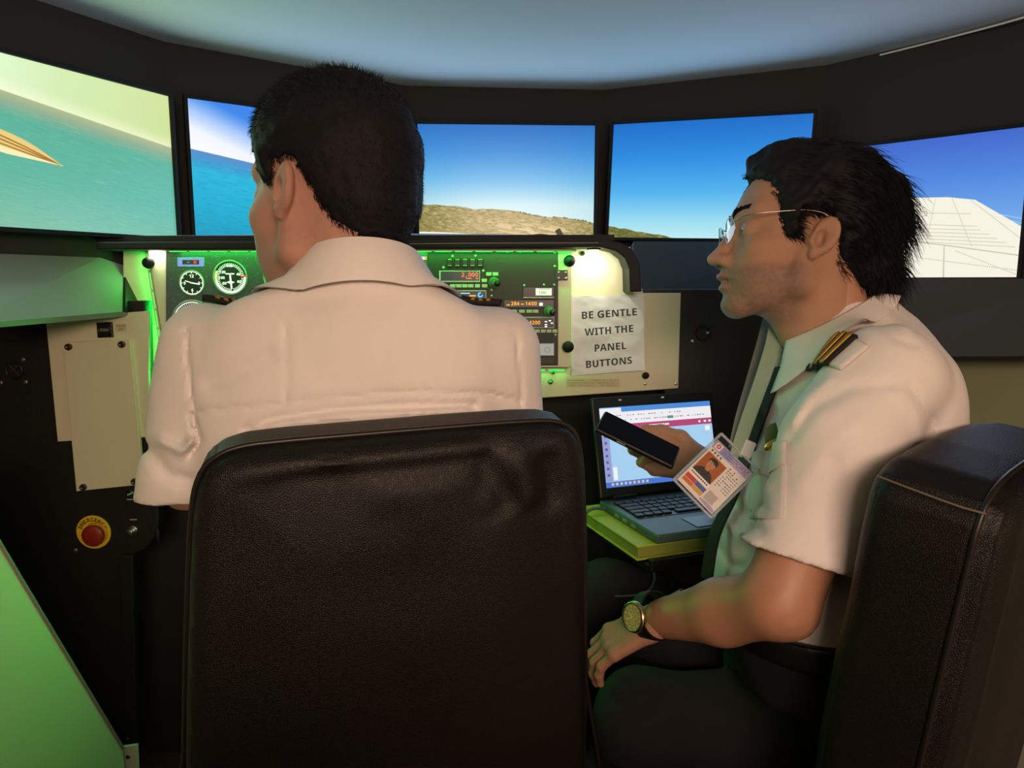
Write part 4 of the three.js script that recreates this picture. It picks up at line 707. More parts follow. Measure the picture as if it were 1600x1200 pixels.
const headMatrix = (O, f, v, scale) => { const F = f.clone().normalize(), U = v.clone().addScaledVector(F, -v.dot(F)).normalize(), R = F.clone().cross(U); return basis(F, U, R).scale(V(scale, scale, scale).multiplyScalar(mm)).setPosition(O); };
function buildHead(o, O, f, v, scale, kind, beard, tone = skinTone.base) {
  const mat = headMatrix(O, f, v, scale), skin = paint(nets(headBone, [-120, -150, -100], [140, 140, 100], 3.2), headPaint(beard, tone)); skin.applyMatrix4(mat);
  const hs = hairShape(kind), hg = nets(hs, [-180, -140, -120], [120, 175, 120], 2.8);
  const sg = strands(hg, kind === 'short' ? 15000 : 11000, (b, N) => {
    if (kind === 'short') { const top = smooth(60, 120, b.y), d = N.clone().multiplyScalar(0.35 + 0.25 * top).add(V(-0.2 + 0.5 * top, -0.7 + 0.5 * top, 0)).add(V(rnd() - 0.5, rnd() - 0.5, rnd() - 0.5).multiplyScalar(0.6)).normalize(); return { len: (4.5 + 4 * rnd()) * (1 + 0.5 * top), dir: d, curl: V(0, -0.2, 0), rad: 0.42 }; }
    const back = smooth(-20, -110, b.x), top = smooth(70, 130, b.y), d = N.clone().multiplyScalar(0.3 + 0.3 * back).add(V(-0.9 * (1 - back) - 0.1, -0.2 - 0.8 * back, 0)).add(V(rnd() - 0.5, rnd() - 0.5, rnd() - 0.5).multiplyScalar(0.7)).normalize();
    return { len: 14 + 22 * rnd() * (0.6 + back), dir: d, curl: V(-0.5 * (1 - back) + 0.2 * back, -0.9 + rnd() * 0.5, (rnd() - 0.5) * 0.6), rad: 0.55 };
  });
  const eg2 = strands(hg, 60000, (b, N) => {            // soft hairline
    const ed = hs.face(b.x, b.y); if (ed > 7) return null;
    const e = 0.5, gx = (hs.face(b.x + e, b.y) - ed) / e, gy = (hs.face(b.x, b.y + e) - ed) / e;
    b.x -= gx * rnd() * 4; b.y -= gy * rnd() * 4; const dd = headBone(b.x, b.y, b.z); if (dd > 10) return null; b.addScaledVector(N, -dd + 3.4);
    const front = smooth(70, 95, b.y), nape = smooth(-20, -40, b.y), d = V(-0.75 + 0.2 * nape, 0.5 * front - 0.75 * (1 - front), 0).addScaledVector(N, 0.25).add(V(rnd() - 0.5, rnd() - 0.5, rnd() - 0.5).multiplyScalar(0.5)).normalize();
    return { len: (kind === 'short' ? 4 : 7) + 5 * rnd(), dir: d, curl: V(0, -0.2, 0), rad: 0.34 };
  });
  hg.applyMatrix4(mat); sg.applyMatrix4(mat); eg2.applyMatrix4(mat);
  for (const s of [-1, 1]) {   // eyes and brows
    const e = new THREE.SphereGeometry(12.6, 24, 16); e.rotateZ(-Math.PI / 2); e.translate(74.5, 23, 33 * s); const eg = paint(e, (x, y, z) => { const d = Math.hypot(y - 23, z - 33 * s); return x > 74 && d < 2.4 ? [0.005, 0.004, 0.004] : x > 74 && d < 5.6 ? [0.03, 0.014, 0.008] : [0.55, 0.5, 0.46]; }); eg.applyMatrix4(mat);
    add(o, 'eye', eg, phys(0xffffff, 0.15, { vertexColors: true }));
    const bp = [], bpts = [V(94, 46, 9 * s), V(90, 52, 24 * s), V(77, 53, 42 * s), V(66, 47, 50 * s)], cv = new THREE.CatmullRomCurve3(bpts), parts = [];
    for (let i = 0; i < 150; i++) { const t = rnd() * 0.82, p = cv.getPoint(t), tn = cv.getTangent(t), a = p.clone().add(V(0, (rnd() - 0.5) * 7 * (1 - 0.5 * t), 0)); let dd = headBone(a.x, a.y, a.z); a.addScaledVector(V(1, 0, s * 0.5 * t).normalize(), -dd * 0.9); parts.push([a, a.clone().addScaledVector(tn, 7).add(V(0.6, 1.5 - rnd() * 2.2, 0)).addScaledVector(V(1, 0, s * t).normalize(), 0.9)]); }
    const bg = mergeGeometries(parts.map(([a, b]) => new THREE.TubeGeometry(new THREE.LineCurve3(a, b), 1, 0.7, 3))); bg.applyMatrix4(mat); add(o, 'eyebrow', bg, M.hair);
  }
  const hm = add(o, 'hair', mergeGeometries([strip3(hg), strip3(sg), strip3(eg2)]), M.hair);
  return { skin, mat, hm };
}
const strip3 = g => { const r = new THREE.BufferGeometry(); for (const k of ['position', 'normal', 'uv']) r.setAttribute(k, g.attributes[k].clone()); r.setIndex(g.index.clone()); return r; };
// hand in millimetres: x along the fingers, y dorsal, z = x cross y; thumb on +z for side 1 (left), -z for side -1 (right)
function handGeo(side, curls, thumb, spread = 1) {
  const zs = [27, 9, -9, -26], lens = [[42, 25, 21], [46, 29, 22], [42, 27, 22], [33, 20, 19]], kx = [88, 91, 86, 78], palm = [], fingers = [], nails = [];
  for (let i = 0; i < 4; i++) {
    palm.push(cone(V(4, 0, zs[i] * 0.62), V(kx[i], 2, zs[i]), 13, 10.5));
    let p = V(kx[i], 2, zs[i]), a = 0; const sp = zs[i] * 0.0035 * spread;
    const radii = i === 3 ? [8.6, 7.8, 7, 6] : [9.8, 8.9, 8, 6.8];
    for (let k = 0; k < 3; k++) { a += curls[i][k]; const d = V(Math.cos(a) * Math.cos(sp), -Math.sin(a), Math.sin(sp)), q = p.clone().addScaledVector(d, lens[i][k]); fingers.push([i, cone(p, q, radii[k], radii[k + 1])]); p = q; }
  }
  palm.push(cone(V(-60, 0, 10), V(10, 0, 10), 20, 17), cone(V(-60, 0, -10), V(10, 0, -10), 20, 17));
  const tb = [cone(V(12, -4, 18), V(44, -10, 40), 15, 12)]; { let p = V(44, -10, 40); for (const [d, l, ra, rb] of [[thumb[0], 34, 11, 9.6], [thumb[1], 28, 9.6, 7.6]]) { const q = p.clone().addScaledVector(d.clone().normalize(), l); tb.push(cone(p, q, ra, rb)); p = q; } }
  const pf = union(palm, 12), tf = union(tb, 8);
  const fs = [0, 1, 2, 3].map(i => union(fingers.filter(x => x[0] === i).map(x => x[1]), 4));
  const f = (x, y, z) => { z *= side; let d = smin(pf(x, y, z), tf(x, y, z), 10), e = 1e9; for (const g of fs) e = smin(e, g(x, y, z), 2); d = smin(d, e, 6); for (let i = 0; i < 4; i++) d -= 1.2 * Math.exp(-((x - kx[i]) ** 2 + (y - 13) ** 2 + (z - zs[i]) ** 2) / 60); return d; };
  const g = nets(f, [-60, -95, -75], [190, 45, 75], 2.8);
  return paint(g, (x, y, z) => { const n = noise(x * 0.3, y * 0.3, z * 0.3), k = 1 + 0.06 * n - 0.1 * smooth(70, 84, x) * smooth(104, 92, x) * smooth(4, 10, y); return skinTone.base.map(c => c * k); });
}
// torso: stack of rounded sections along an up axis
function torso(sections, A, B, Up) {      // each: { c, a, b }
  const O = sections[0].c, hs = sections.map(s => s.c.clone().sub(O).dot(Up));
  const order = sections.map((s, i) => ({ ...s, h: hs[i] })).sort((p, q) => p.h - q.h);
  return (x, y, z) => {
    const px = x - O.x, py = y - O.y, pz = z - O.z, h = px * Up.x + py * Up.y + pz * Up.z, n = order.length; let i = 0; while (i < n - 2 && h > order[i + 1].h) i++;
    const s = order[i], e = order[i + 1]; let t = clamp((h - s.h) / (e.h - s.h), 0, 1);
    // catmull-rom through the neighbours
    const p0 = order[Math.max(0, i - 1)], p3 = order[Math.min(n - 1, i + 2)], cr = (a, b, c, d) => 0.5 * (2 * b + (c - a) * t + (2 * a - 5 * b + 4 * c - d) * t * t + (3 * b - a - 3 * c + d) * t * t * t);
    const a = cr(p0.a, s.a, e.a, p3.a), b = cr(p0.b, s.b, e.b, p3.b), cx = cr(p0.c.x, s.c.x, e.c.x, p3.c.x), cy = cr(p0.c.y, s.c.y, e.c.y, p3.c.y), cz = cr(p0.c.z, s.c.z, e.c.z, p3.c.z);
    const qx = x - cx, qy = y - cy, qz = z - cz, u = Math.abs(qx * A.x + qy * A.y + qz * A.z) / a, w = Math.abs(qx * B.x + qy * B.y + qz * B.z) / b;
    const d = (Math.pow(Math.pow(u, 2.5) + Math.pow(w, 2.5), 0.4) - 1) * Math.min(a, b) * 0.9;
    const over = Math.max(order[0].h - h, h - order[n - 1].h, 0);
    return over > 0 ? Math.hypot(Math.max(d, 0), over) + Math.min(d, 0) * 0 : d;
  };
}
// creases: polylines in pixels laid as grooves and ridges on the side the viewer sees
function creaseField(list) {
  const L = list.map(({ p, w, h }) => ({ p: p.map(([x, y]) => [(x - 800) / FOCAL, (600 - y) / FOCAL]), w: w / FOCAL, h }));
  return (x, y, z) => {
    const dx = x, dy = y - EYE, dz = z, de = dx * AF.x + dy * AF.y + dz * AF.z; const u = (dx * AX.x + dy * AX.y + dz * AX.z) / de, v = (dx * AU.x + dy * AU.y + dz * AU.z) / de; let s = 0;
    for (const { p, w, h } of L) { let m = 1e9, end = 1; for (let i = 0; i < p.length - 1; i++) { const ex = p[i + 1][0] - p[i][0], ey = p[i + 1][1] - p[i][1], t0 = ((u - p[i][0]) * ex + (v - p[i][1]) * ey) / (ex * ex + ey * ey), t = clamp(t0, 0, 1), d = Math.hypot(u - p[i][0] - ex * t, v - p[i][1] - ey * t); if (d < m) m = d; } if (m < w * 3) s += h * Math.exp(-m * m / (w * w)); }
    return s;
  };
}
function collarGeo(O, A, B, Up, ra, rb, hAt, field, gap) {    // ring about O: A front, B left, opening at the front
  const n = 72, pos = [], idx = [], uv = [];
  for (let i = 0; i <= n; i++) {
    const phi = lerp(gap, Math.PI * 2 - gap, i / n), c = Math.cos(phi), s = Math.sin(phi), out = A.clone().multiplyScalar(c * ra).addScaledVector(B, s * rb), dir = A.clone().multiplyScalar(c / ra).addScaledVector(B, s / rb).normalize();
    const { h, o, front = 0 } = hAt(phi), R = (k, d, f = 0) => O.clone().add(out).addScaledVector(Up, k).addScaledVector(dir, d).addScaledVector(A, f);
    const prof = [R(-0.034, -0.002), R(-0.012, -0.0045), R(0.0005, -0.004), R(0.003, -0.001), R(0.002, 0.0028), R(-h * 0.45, o * 0.62 + 0.003, front * 0.4), R(-h, o + 0.003, front), R(-h, o + 0.0012, front), R(-h * 0.45, o * 0.62 + 0.0004, front * 0.4), R(-0.008, 0.0), R(-0.034, 0.001)];
    const push = dir.clone().multiplyScalar(0.75).addScaledVector(Up, 0.66);
    for (let k = 4; k < 10; k++) { const want = (k < 7 ? 0.0052 : 0.0022) + (k > 4 && k < 9 ? 0.004 : 0); for (let s = 0; s < 40; s++) { const d = field(prof[k].x, prof[k].y, prof[k].z); if (d >= want) break; prof[k].addScaledVector(push, Math.min(0.01, Math.max(0.0006, (want - d) * 0.8))); } }
    prof.forEach((p, k) => { pos.push(p.x, p.y, p.z); uv.push(i / n * 0.4, k * 0.01); });
  }
  const K = 11; for (let i = 0; i < n; i++) for (let k = 0; k < K; k++) { const a = i * K + k, b = i * K + (k + 1) % K; idx.push(a, b, b + K, a, b + K, a + K); }
  for (const [s, fl] of [[0, 1], [n * K, 0]]) for (let k = 1; k < K - 1; k++) fl ? idx.push(s, s + k + 1, s + k) : idx.push(s, s + k, s + k + 1);
  const g = new THREE.BufferGeometry(); g.setAttribute('position', new THREE.Float32BufferAttribute(pos, 3)); g.setAttribute('uv', new THREE.Float32BufferAttribute(uv, 2)); g.setIndex(idx); g.computeVertexNormals(); return g;
}
const bounds = (pts, pad) => { const b = new THREE.Box3().setFromPoints(pts).expandByScalar(pad); return [b.min.toArray(), b.max.toArray()]; };
function shoe(heel, dir) { const d = dir.clone().setY(0).normalize(), t = heel.clone().addScaledVector(d, 0.17); const f0 = union([cone(heel.clone().setY(0.045), t.clone().setY(0.035), 0.04, 0.036), cone(heel.clone().setY(0.08), heel.clone().setY(0.05).addScaledVector(d, 0.08), 0.042, 0.04)], 0.03); return nets((x, y, z) => smax(f0(x, y, z), 0.002 - y, 0.008), ...bounds([heel, t], 0.12), 0.008); }

// ---- man with his back to us at the panel
const TONE1 = [0.52, 0.275, 0.2];
let pilotField;
{
  const o = thing('person', 'man seen from behind in a white short-sleeved uniform shirt, seated at the instrument panel', 'person', V(-0.16, 0, -1.0));
  const head = buildHead(o, C(524, 325, 0.875), D(-Math.sin(0.98), -0.1, -Math.cos(0.98)), D(0.0, 1, 0.0), 1.06, 'short', 0.25, TONE1);
  const E1 = D(1, 0, 0), B1 = D(0, 0, 1), Up = AU;
  const S = (py, x0, x1, th, d = 0.93) => ({ c: C((x0 + x1) / 2, py, d), a: (x1 - x0) / 2 * d / FOCAL, b: th });
  const secs = [S(418, 515, 620, 0.045, 0.87), S(448, 452, 680, 0.066, 0.875), S(476, 376, 735, 0.084, 0.885), S(510, 330, 776, 0.094, 0.9), S(560, 308, 795, 0.104, 0.91), S(640, 304, 792, 0.112, 0.92), S(740, 318, 776, 0.112, 0.93), S(860, 330, 770, 0.108, 0.94), S(980, 330, 770, 0.108, 0.95), S(1110, 325, 775, 0.11, 0.96)];
  const shL = C(322, 540, 0.915), shR = C(778, 545, 0.925), elL = C(297, 742, 0.93), elR = C(785, 745, 0.97), wrL = C(395, 760, 1.25), wrR = C(690, 735, 1.3);
  const tors = torso(secs, E1, B1, Up), cuffL = C(278, 770, 0.935), cuffR = C(786, 770, 0.985);
  const slL = union([cone(shL, elL, 0.052, 0.058), cone(elL, C(286, 800, 0.94), 0.058, 0.06)], 0.01), slR = union([cone(shR, elR, 0.052, 0.056)], 0.01);
  const cre = creaseField([{ p: [[232, 700], [262, 742], [296, 752]], w: 11, h: 0.007 }, { p: [[252, 690], [285, 705], [300, 690]], w: 8, h: -0.008 }, { p: [[292, 515], [293, 560], [302, 640], [306, 700]], w: 2.8, h: 0.0036 }, { p: [[300, 650], [312, 690], [296, 710]], w: 5, h: 0.005 }, { p: [[306, 644], [420, 634], [470, 628]], w: 4, h: 0.003 }, { p: [[385, 672], [430, 655], [520, 640], [640, 634], [740, 634]], w: 7, h: 0.006 }, { p: [[400, 668], [520, 652], [640, 645], [730, 640]], w: 6, h: -0.005 }, { p: [[470, 628], [620, 612], [760, 615], [812, 628]], w: 4, h: 0.0035 }, { p: [[447, 505], [449, 600], [446, 625]], w: 4, h: 0.003 }, { p: [[620, 600], [640, 500]], w: 20, h: -0.003 }, { p: [[806, 520], [812, 570], [815, 632]], w: 3, h: 0.0035 }, { p: [[330, 600], [420, 560]], w: 16, h: 0.0035 }, { p: [[640, 480], [650, 540]], w: 14, h: 0.0015 }, { p: [[470, 500], [560, 470]], w: 16, h: 0.0014 }]);
  const nk = cone(C(566, 452, 0.862), C(570, 530, 0.885), 0.066, 0.07);
  const cloth = (x, y, z) => smin(smin(smin(tors(x, y, z), slL(x, y, z), 0.035), slR(x, y, z), 0.03), nk(x, y, z), 0.03);
  const axL = elL.clone().sub(shL).normalize(), axR = elR.clone().sub(shR).normalize();
  const shirtF = (x, y, z) => {
    let d = cloth(x, y, z) + cre(x, y, z) + 0.0016 * noise(x * 9, y * 13, z * 9) + 0.0006 * noise(x * 34, y * 26, z * 30);
    const cl = (x - cuffL.x) * 0.1 + (cuffL.y - y), cr = (cuffR.y - y); // hems of the sleeves
    if (x < -0.33) d = smax(d, cl, 0.004); else if (x > 0.005 + 0.0 && Math.hypot(x - elR.x, z - elR.z) < 0.075) d = smax(d, cr, 0.004);
    return d;
  };
  pilotField = shirtF;
  const lo = [-0.56, 0.52, -1.12], hi = [0.14, 1.33, -0.74];
  const shirt = add(o, 'shirt', nets(shirtF, lo, hi, 0.0045), M.shirt);
  // body under the shirt, with neck, arms
  const neckO = C(566, 420, 0.9), bodyF = union([(x, y, z) => tors(x, y, z) + 0.012, cone(shL, elL, 0.044, 0.04), cone(elL, wrL, 0.041, 0.028), cone(shR, elR, 0.044, 0.04), cone(elR, wrR, 0.041, 0.028), cone(C(555, 400, 0.865), C(562, 450, 0.885), 0.05, 0.05)], 0.02);
  const bg = paint(nets(bodyF, [-0.56, 0.5, -1.42], [0.16, 1.36, -0.74], 0.011), () => TONE1);
  const hnd = (w, el, side) => { const g = handGeo(side, [[1.0, 1.1, 0.7], [1.05, 1.1, 0.7], [1.1, 1.1, 0.7], [1.1, 1.1, 0.7]], [V(0.8, -0.5, 0.3), V(0.7, -0.7, 0)]); const X = w.clone().sub(el).normalize(), Y = V(-side * 0.5, 0.85, 0.2); Y.addScaledVector(X, -Y.dot(X)).normalize(); g.applyMatrix4(basis(X, Y, X.clone().cross(Y)).scale(V(mm, mm, mm)).setPosition(w)); return g; };
  add(o, 'body', mergeGeometries([bg, head.skin, hnd(wrL, elL, 1), hnd(wrR, elR, -1)].map(stripC)), M.skin);
  const thighs = [[V(-0.24, 0.55, -0.96), V(-0.32, 0.58, -1.30), V(-0.33, 0.1, -1.38)], [V(-0.06, 0.55, -0.98), V(-0.02, 0.58, -1.32), V(0.0, 0.1, -1.38)]];
  const tr = union(thighs.flatMap(([a, b, c]) => [cone(a, b, 0.082, 0.066), cone(b, c, 0.064, 0.048)]).concat([cone(V(-0.24, 0.56, -0.94), V(-0.06, 0.56, -0.95), 0.105)]), 0.03);
  add(o, 'trousers', nets(tr, [-0.5, 0.05, -1.46], [0.14, 0.7, -0.8], 0.012), M.trousers);
  for (const [, , c] of thighs) add(o, 'shoe', shoe(V(c.x, 0, c.z + 0.03), V(0, 0, -1)), M.shoe);
  // collar
  const cB = C(576, 374, 0.80), cF = C(556, 436, 0.945), cO = cB.clone().add(cF).multiplyScalar(0.5), f = cF.clone().sub(cB).normalize(), up = AU.clone();
  const cu = up.clone().addScaledVector(f, -up.dot(f)).normalize(), cl = cu.clone().cross(f).normalize();
  add(shirt, 'collar', collarGeo(cO, f, cl, cu, cB.distanceTo(cF) / 2, 0.066, phi => { const back = 0.5 - 0.5 * Math.cos(phi); return { h: lerp(0.075, 0.05, back), o: lerp(0.012, 0.012, back) + 0.012 * Math.sin(phi) ** 2, front: 0.012 * (1 - back) }; }, shirtF, 0.25), M.shirt);
  // epaulettes
  for (const [s, a, b] of [[-1, C(425, 462, 0.895), C(318, 478, 0.905)], [1, C(680, 455, 0.9), C(776, 480, 0.915)]]) {
    const L = b.clone().sub(a), len = L.length(); L.normalize(); const N0 = Up.clone().addScaledVector(B1, 0.0), N = N0.addScaledVector(L, -N0.dot(L)).normalize(), W = N.clone().cross(L).normalize();
    const ctr = a.clone().addScaledVector(B1, -0.03);
    const ep = drape(shirtF, ctr, L, W, N, (u, v) => [u * len, (v - 0.5) * 0.05 * (1 - 0.25 * smooth(0.3, 0, u))], 20, 8, 0.004, 0.006, 0.06); const em = add(shirt, 'epaulette', ep, M.epaulette);
    for (const k of [0.5, 0.62, 0.74]) add(em, 'stripe', drape(shirtF, ctr, L, W, N, (u, v) => [(k + u * 0.07) * len, (v - 0.5) * 0.051], 3, 8, 0.009, 0.0022, 0.06), M.stripe);
  }
}
function stripC(g) { const r = new THREE.BufferGeometry(), n = g.attributes.position.count; for (const k of ['position', 'normal', 'uv', 'color']) r.setAttribute(k, (g.attributes[k] ?? new THREE.BufferAttribute(new Float32Array(n * 2), 2)).clone()); r.setIndex(g.index.clone()); return r; }
// ---- man in profile with the phone
{
  const o = thing('person', 'man in profile with glasses, dark wavy hair and a white epaulette shirt, holding a phone', 'person', V(0.45, 0, -1.05));
  const HO = C(1249, 390, 1.045), head = buildHead(o, HO, D(-Math.cos(0.1), 0, -Math.sin(0.1)), D(0, 1, 0), 1.0, 'wavy', 0.75);
  const A = AX.clone(), B = AB.clone(), Up = AU.clone();
  const S = (py, front, back, b, d = 1.05) => ({ c: C((front + back) / 2, py, d), a: (back - front) / 2 * d / FOCAL, b });
  const secs = [S(478, 1270, 1392, 0.06), S(505, 1258, 1415, 0.085), S(535, 1238, 1425, 0.13), S(575, 1222, 1442, 0.165), S(625, 1200, 1456, 0.172), S(700, 1170, 1462, 0.17), S(780, 1145, 1460, 0.165), S(860, 1124, 1450, 0.16), S(950, 1126, 1438, 0.165), S(1060, 1150, 1430, 0.17)];
  const tors = torso(secs, A, B, Up);
  const shL = C(1382, 592, 0.915), arm1 = C(1310, 700, 0.885), hem = C(1262, 866, 0.875), elL = C(1218, 939, 0.872), mid = C(1130, 956, 0.95), wr = C(1036, 966, 1.03);
  const shR = C(1300, 590, 1.205), elR = C(1165, 800, 1.25), wrR = C(1098, 728, 1.18);
  const armL = [cone(shL, arm1, 0.058, 0.054), cone(arm1, elL, 0.053, 0.043), cone(elL, mid, 0.042, 0.041), cone(mid, wr, 0.041, 0.0275), cone(elL.clone().add(D(0.004, -0.008, 0)), elL.clone().add(D(0.016, -0.016, 0)), 0.028, 0.024)];
  const sleeve = union([cone(shL, arm1, 0.069, 0.066), cone(arm1, hem, 0.065, 0.0625), cone(hem, hem.clone().addScaledVector(elL.clone().sub(hem), 0.6), 0.0625, 0.062)], 0.02), sleeveR = union([cone(shR, elR, 0.068, 0.062)], 0.01);
  const hA = C(1190, 851, 0.875), hB = C(1331, 893, 0.875), hemDir = hB.clone().sub(hA).normalize(), armDir = hemDir.clone().cross(B).normalize(); if (armDir.y > 0) armDir.negate();
  const hemRn = elR.clone().sub(shR).normalize(), hemRp = shR.clone().lerp(elR, 0.8);
  const cre = creaseField([{ p: [[1232, 690], [1270, 640], [1330, 605], [1400, 600]], w: 9, h: 0.004 }, { p: [[1240, 660], [1262, 620], [1300, 590]], w: 7, h: -0.004 }, { p: [[1420, 600], [1450, 640], [1465, 680]], w: 6, h: 0.004 }, { p: [[1400, 610], [1432, 650], [1440, 690]], w: 8, h: -0.003 }, { p: [[1365, 500], [1400, 530], [1430, 540]], w: 6, h: 0.003 }, { p: [[1380, 488], [1420, 515]], w: 5, h: -0.003 }, { p: [[1130, 770], [1165, 800], [1190, 830]], w: 8, h: 0.005 }, { p: [[1125, 800], [1150, 835], [1180, 850]], w: 7, h: -0.005 }, { p: [[1120, 850], [1140, 880], [1160, 885]], w: 6, h: 0.005 }, { p: [[1160, 720], [1185, 760], [1195, 800]], w: 7, h: 0.004 }, { p: [[1198, 760], [1175, 810], [1150, 850]], w: 6, h: -0.003 }, { p: [[1290, 930], [1320, 980], [1310, 1015]], w: 9, h: 0.004 }, { p: [[1212, 640], [1196, 700], [1190, 740]], w: 5, h: 0.003 }, { p: [[1300, 720], [1330, 800]], w: 14, h: 0.0025 }, { p: [[1250, 760], [1290, 700], [1340, 660]], w: 12, h: -0.002 }, { p: [[1207, 836], [1260, 851], [1334, 876]], w: 1.6, h: 0.0016 }]);
  const shirtF = (x, y, z) => {
    const hs = smax(sleeve(x, y, z), (x - hA.x) * armDir.x + (y - hA.y) * armDir.y + (z - hA.z) * armDir.z, 0.003);
    const hr = smax(sleeveR(x, y, z), (x - hemRp.x) * hemRn.x + (y - hemRp.y) * hemRn.y + (z - hemRp.z) * hemRn.z, 0.003);
    const d = smin(smin(tors(x, y, z), hs, 0.012), hr, 0.03);
    return d + cre(x, y, z) + 0.0022 * noise(x * 11, y * 15, z * 11) + 0.0008 * noise(x * 34, y * 26, z * 30);
  };
  const shirt = add(o, 'shirt', nets((x, y, z) => Math.max(shirtF(x, y, z), 0.737 + 0.05 * (x - 0.4) - y), [0.26, 0.70, -1.36], [0.70, 1.34, -0.76], 0.005), M.shirt);
  // body
  const bodyF = union([(x, y, z) => tors(x, y, z) + 0.014, ...armL, cone(shR, elR, 0.052, 0.043), cone(elR, wrR, 0.042, 0.028), cone(C(1290, 440, 1.05), C(1318, 530, 1.05), 0.055, 0.062)], 0.016);
  const bg = paint(nets(bodyF, [0.16, 0.5, -1.42], [0.72, 1.36, -0.78], 0.0085), (x, y, z) => { const n = noise(x * 60, y * 60, z * 60); return skinTone.base.map((c, i) => c * (0.98 + 0.06 * n) * [1, 0.94, 0.9][i]); });
  const place = (g, w, X, Y0, s = 1) => { const Y = Y0.clone().addScaledVector(X, -Y0.dot(X)).normalize(); g.applyMatrix4(basis(X, Y, X.clone().cross(Y)).scale(V(mm * s, mm * s, mm * s)).setPosition(w)); return g; };
  // left hand hanging over the knee, back of the hand towards the panel
  const XL = D(-0.72, -0.52, -0.40).normalize(), hl = place(handGeo(1, [[0.35, 0.55, 0.3], [0.3, 0.5, 0.3], [0.3, 0.5, 0.3], [0.25, 0.45, 0.3]], [V(0.9, -0.3, -0.1), V(0.9, -0.3, -0.2)], 0.7), wr.clone().addScaledVector(XL, 0.012), XL, D(-0.62, 0.68, 0.32), 0.92);
  // right hand around the phone, palm up
  const XR = D(-0.93, 0.2, -0.1).normalize(), YR = D(0.1, -0.55, -0.82);
  const hr = place(handGeo(-1, [[0.15, 0.3, 0.2], [0.3, 0.6, 0.4], [0.6, 1.2, 0.8], [0.65, 1.2, 0.8]], [V(0.9, 0.12, 0.2), V(0.98, 0.05, -0.1)], 0.7), wrR, XR, YR, 0.95);
  add(o, 'body', mergeGeometries([bg, head.skin, hl, hr].map(stripC)), M.skin);
  // trousers
  const hipL = V(0.50, 0.55, -0.98), knL = C(1000, 1120, 1.13), anL = V(0.14, 0.1, -1.24), hipR = V(0.48, 0.55, -1.16), knR = C(948, 938, 1.30), anR = V(0.1, 0.1, -1.42);
  const trF = union([cone(hipL, knL, 0.085, 0.068), cone(knL, anL, 0.066, 0.05), cone(hipR, knR, 0.085, 0.070), cone(knR, anR, 0.066, 0.05), cone(hipL.clone().add(V(-0.02, 0.06, -0.02)), hipR.clone().add(V(-0.02, 0.06, 0.02)), 0.115)], 0.03);
  const crT = (x, y, z) => 0.003 * noise(x * 16, y * 16, z * 16);
  add(o, 'trousers', nets((x, y, z) => smin(trF(x, y, z), smax(tors(x, y, z) + 0.002, Math.max(y - 0.752 - 0.05 * (x - 0.4), 0.5 - y), 0.01), 0.03) + crT(x, y, z), [0.0, 0.05, -1.52], [0.72, 0.82, -0.80], 0.009), M.trousers);
  add(o, 'shoe', shoe(anL.clone().setY(0).add(V(0.03, 0, 0)), V(-1, 0, -0.2)), M.shoe); add(o, 'shoe', shoe(anR.clone().setY(0).add(V(0.03, 0, 0)), V(-1, 0, -0.1)), M.shoe);
  // collar: fold line runs down from the nape to the throat
  const back = C(1362, 458, 1.045), front = C(1226, 534, 1.045), cO = back.clone().add(front).multiplyScalar(0.5), f = front.clone().sub(back).normalize(), cl = AB.clone(), cu = f.clone().cross(cl).normalize(); if (cu.dot(AU) < 0) cu.negate();
  const lf = cu.clone().cross(f).normalize();
  add(shirt, 'collar', collarGeo(cO, f, lf, cu, back.distanceTo(front) / 2 + 0.002, 0.066, phi => { const k = Math.pow(0.5 + 0.5 * Math.cos(phi), 1.3); return { h: lerp(0.024, 0.074, k), o: lerp(0.008, 0.016, k), front: 0.016 * k * k }; }, shirtF, 0.2), M.shirt);
  // tie
  add(o, 'tie', ribbon([C(1216, 574, 1.045), C(1203, 604, 1.04), C(1188, 646, 1.035), C(1168, 705, 1.03), C(1146, 770, 1.025), C(1116, 838, 1.02), C(1104, 905, 1.02)], D(0.42, 0.2, 0.88), t => lerp(0.034, 0.021, Math.min(1, t * 1.4)), 0.004, 40), M.tie);
  // epaulette: board along the shoulder, stripes at its outer end
  const eC = C(1304, 566, 0.93), W = C(1331, 532, 0.93).sub(C(1274, 578, 0.93)).normalize(), N0 = D(-0.25, 0.75, 0.62).normalize(), N = N0.clone().addScaledVector(W, -N0.dot(W)).normalize(), L = W.clone().cross(N).normalize(); if (L.dot(AB) < 0) L.negate();
  const Wd = N.clone().cross(L).normalize();
  const ep = add(shirt, 'epaulette', drape(shirtF, eC, L, Wd, N, (u, v) => [lerp(-0.028, 0.024, u), (v - 0.5) * 0.049], 18, 10, 0.0065, 0.004), M.epaulette);
  for (const k of [-0.017, -0.004, 0.009]) add(ep, 'stripe', drape(shirtF, eC, L, Wd, N, (u, v) => [k + u * 0.0075, (v - 0.5) * 0.0495], 3, 10, 0.0103, 0.0016), M.stripe);
  add(shirt, 'epaulette_strap', drape(shirtF, eC, L, Wd, N, (u, v) => [lerp(0.021, 0.044, u), (v - 0.5) * 0.043], 6, 8, 0.003, 0.004), M.shirt);
  // chest pocket with flap, buttons and a wing pin
  const pO = C(1203, 742, 0.94), pN = D(-0.62, 0.15, 0.77).normalize(), pY = D(-0.12, 0.97, 0.0), pYn = pY.addScaledVector(pN, -pY.dot(pN)).normalize(), pX = pYn.clone().cross(pN).normalize();
  add(shirt, 'pocket', drape(shirtF, pO, pX, pYn, pN, (u, v) => [(u - 0.5) * 0.085, lerp(-0.055, 0.03, v)], 14, 14, 0.001, 0.0018, 0.12), M.shirt);
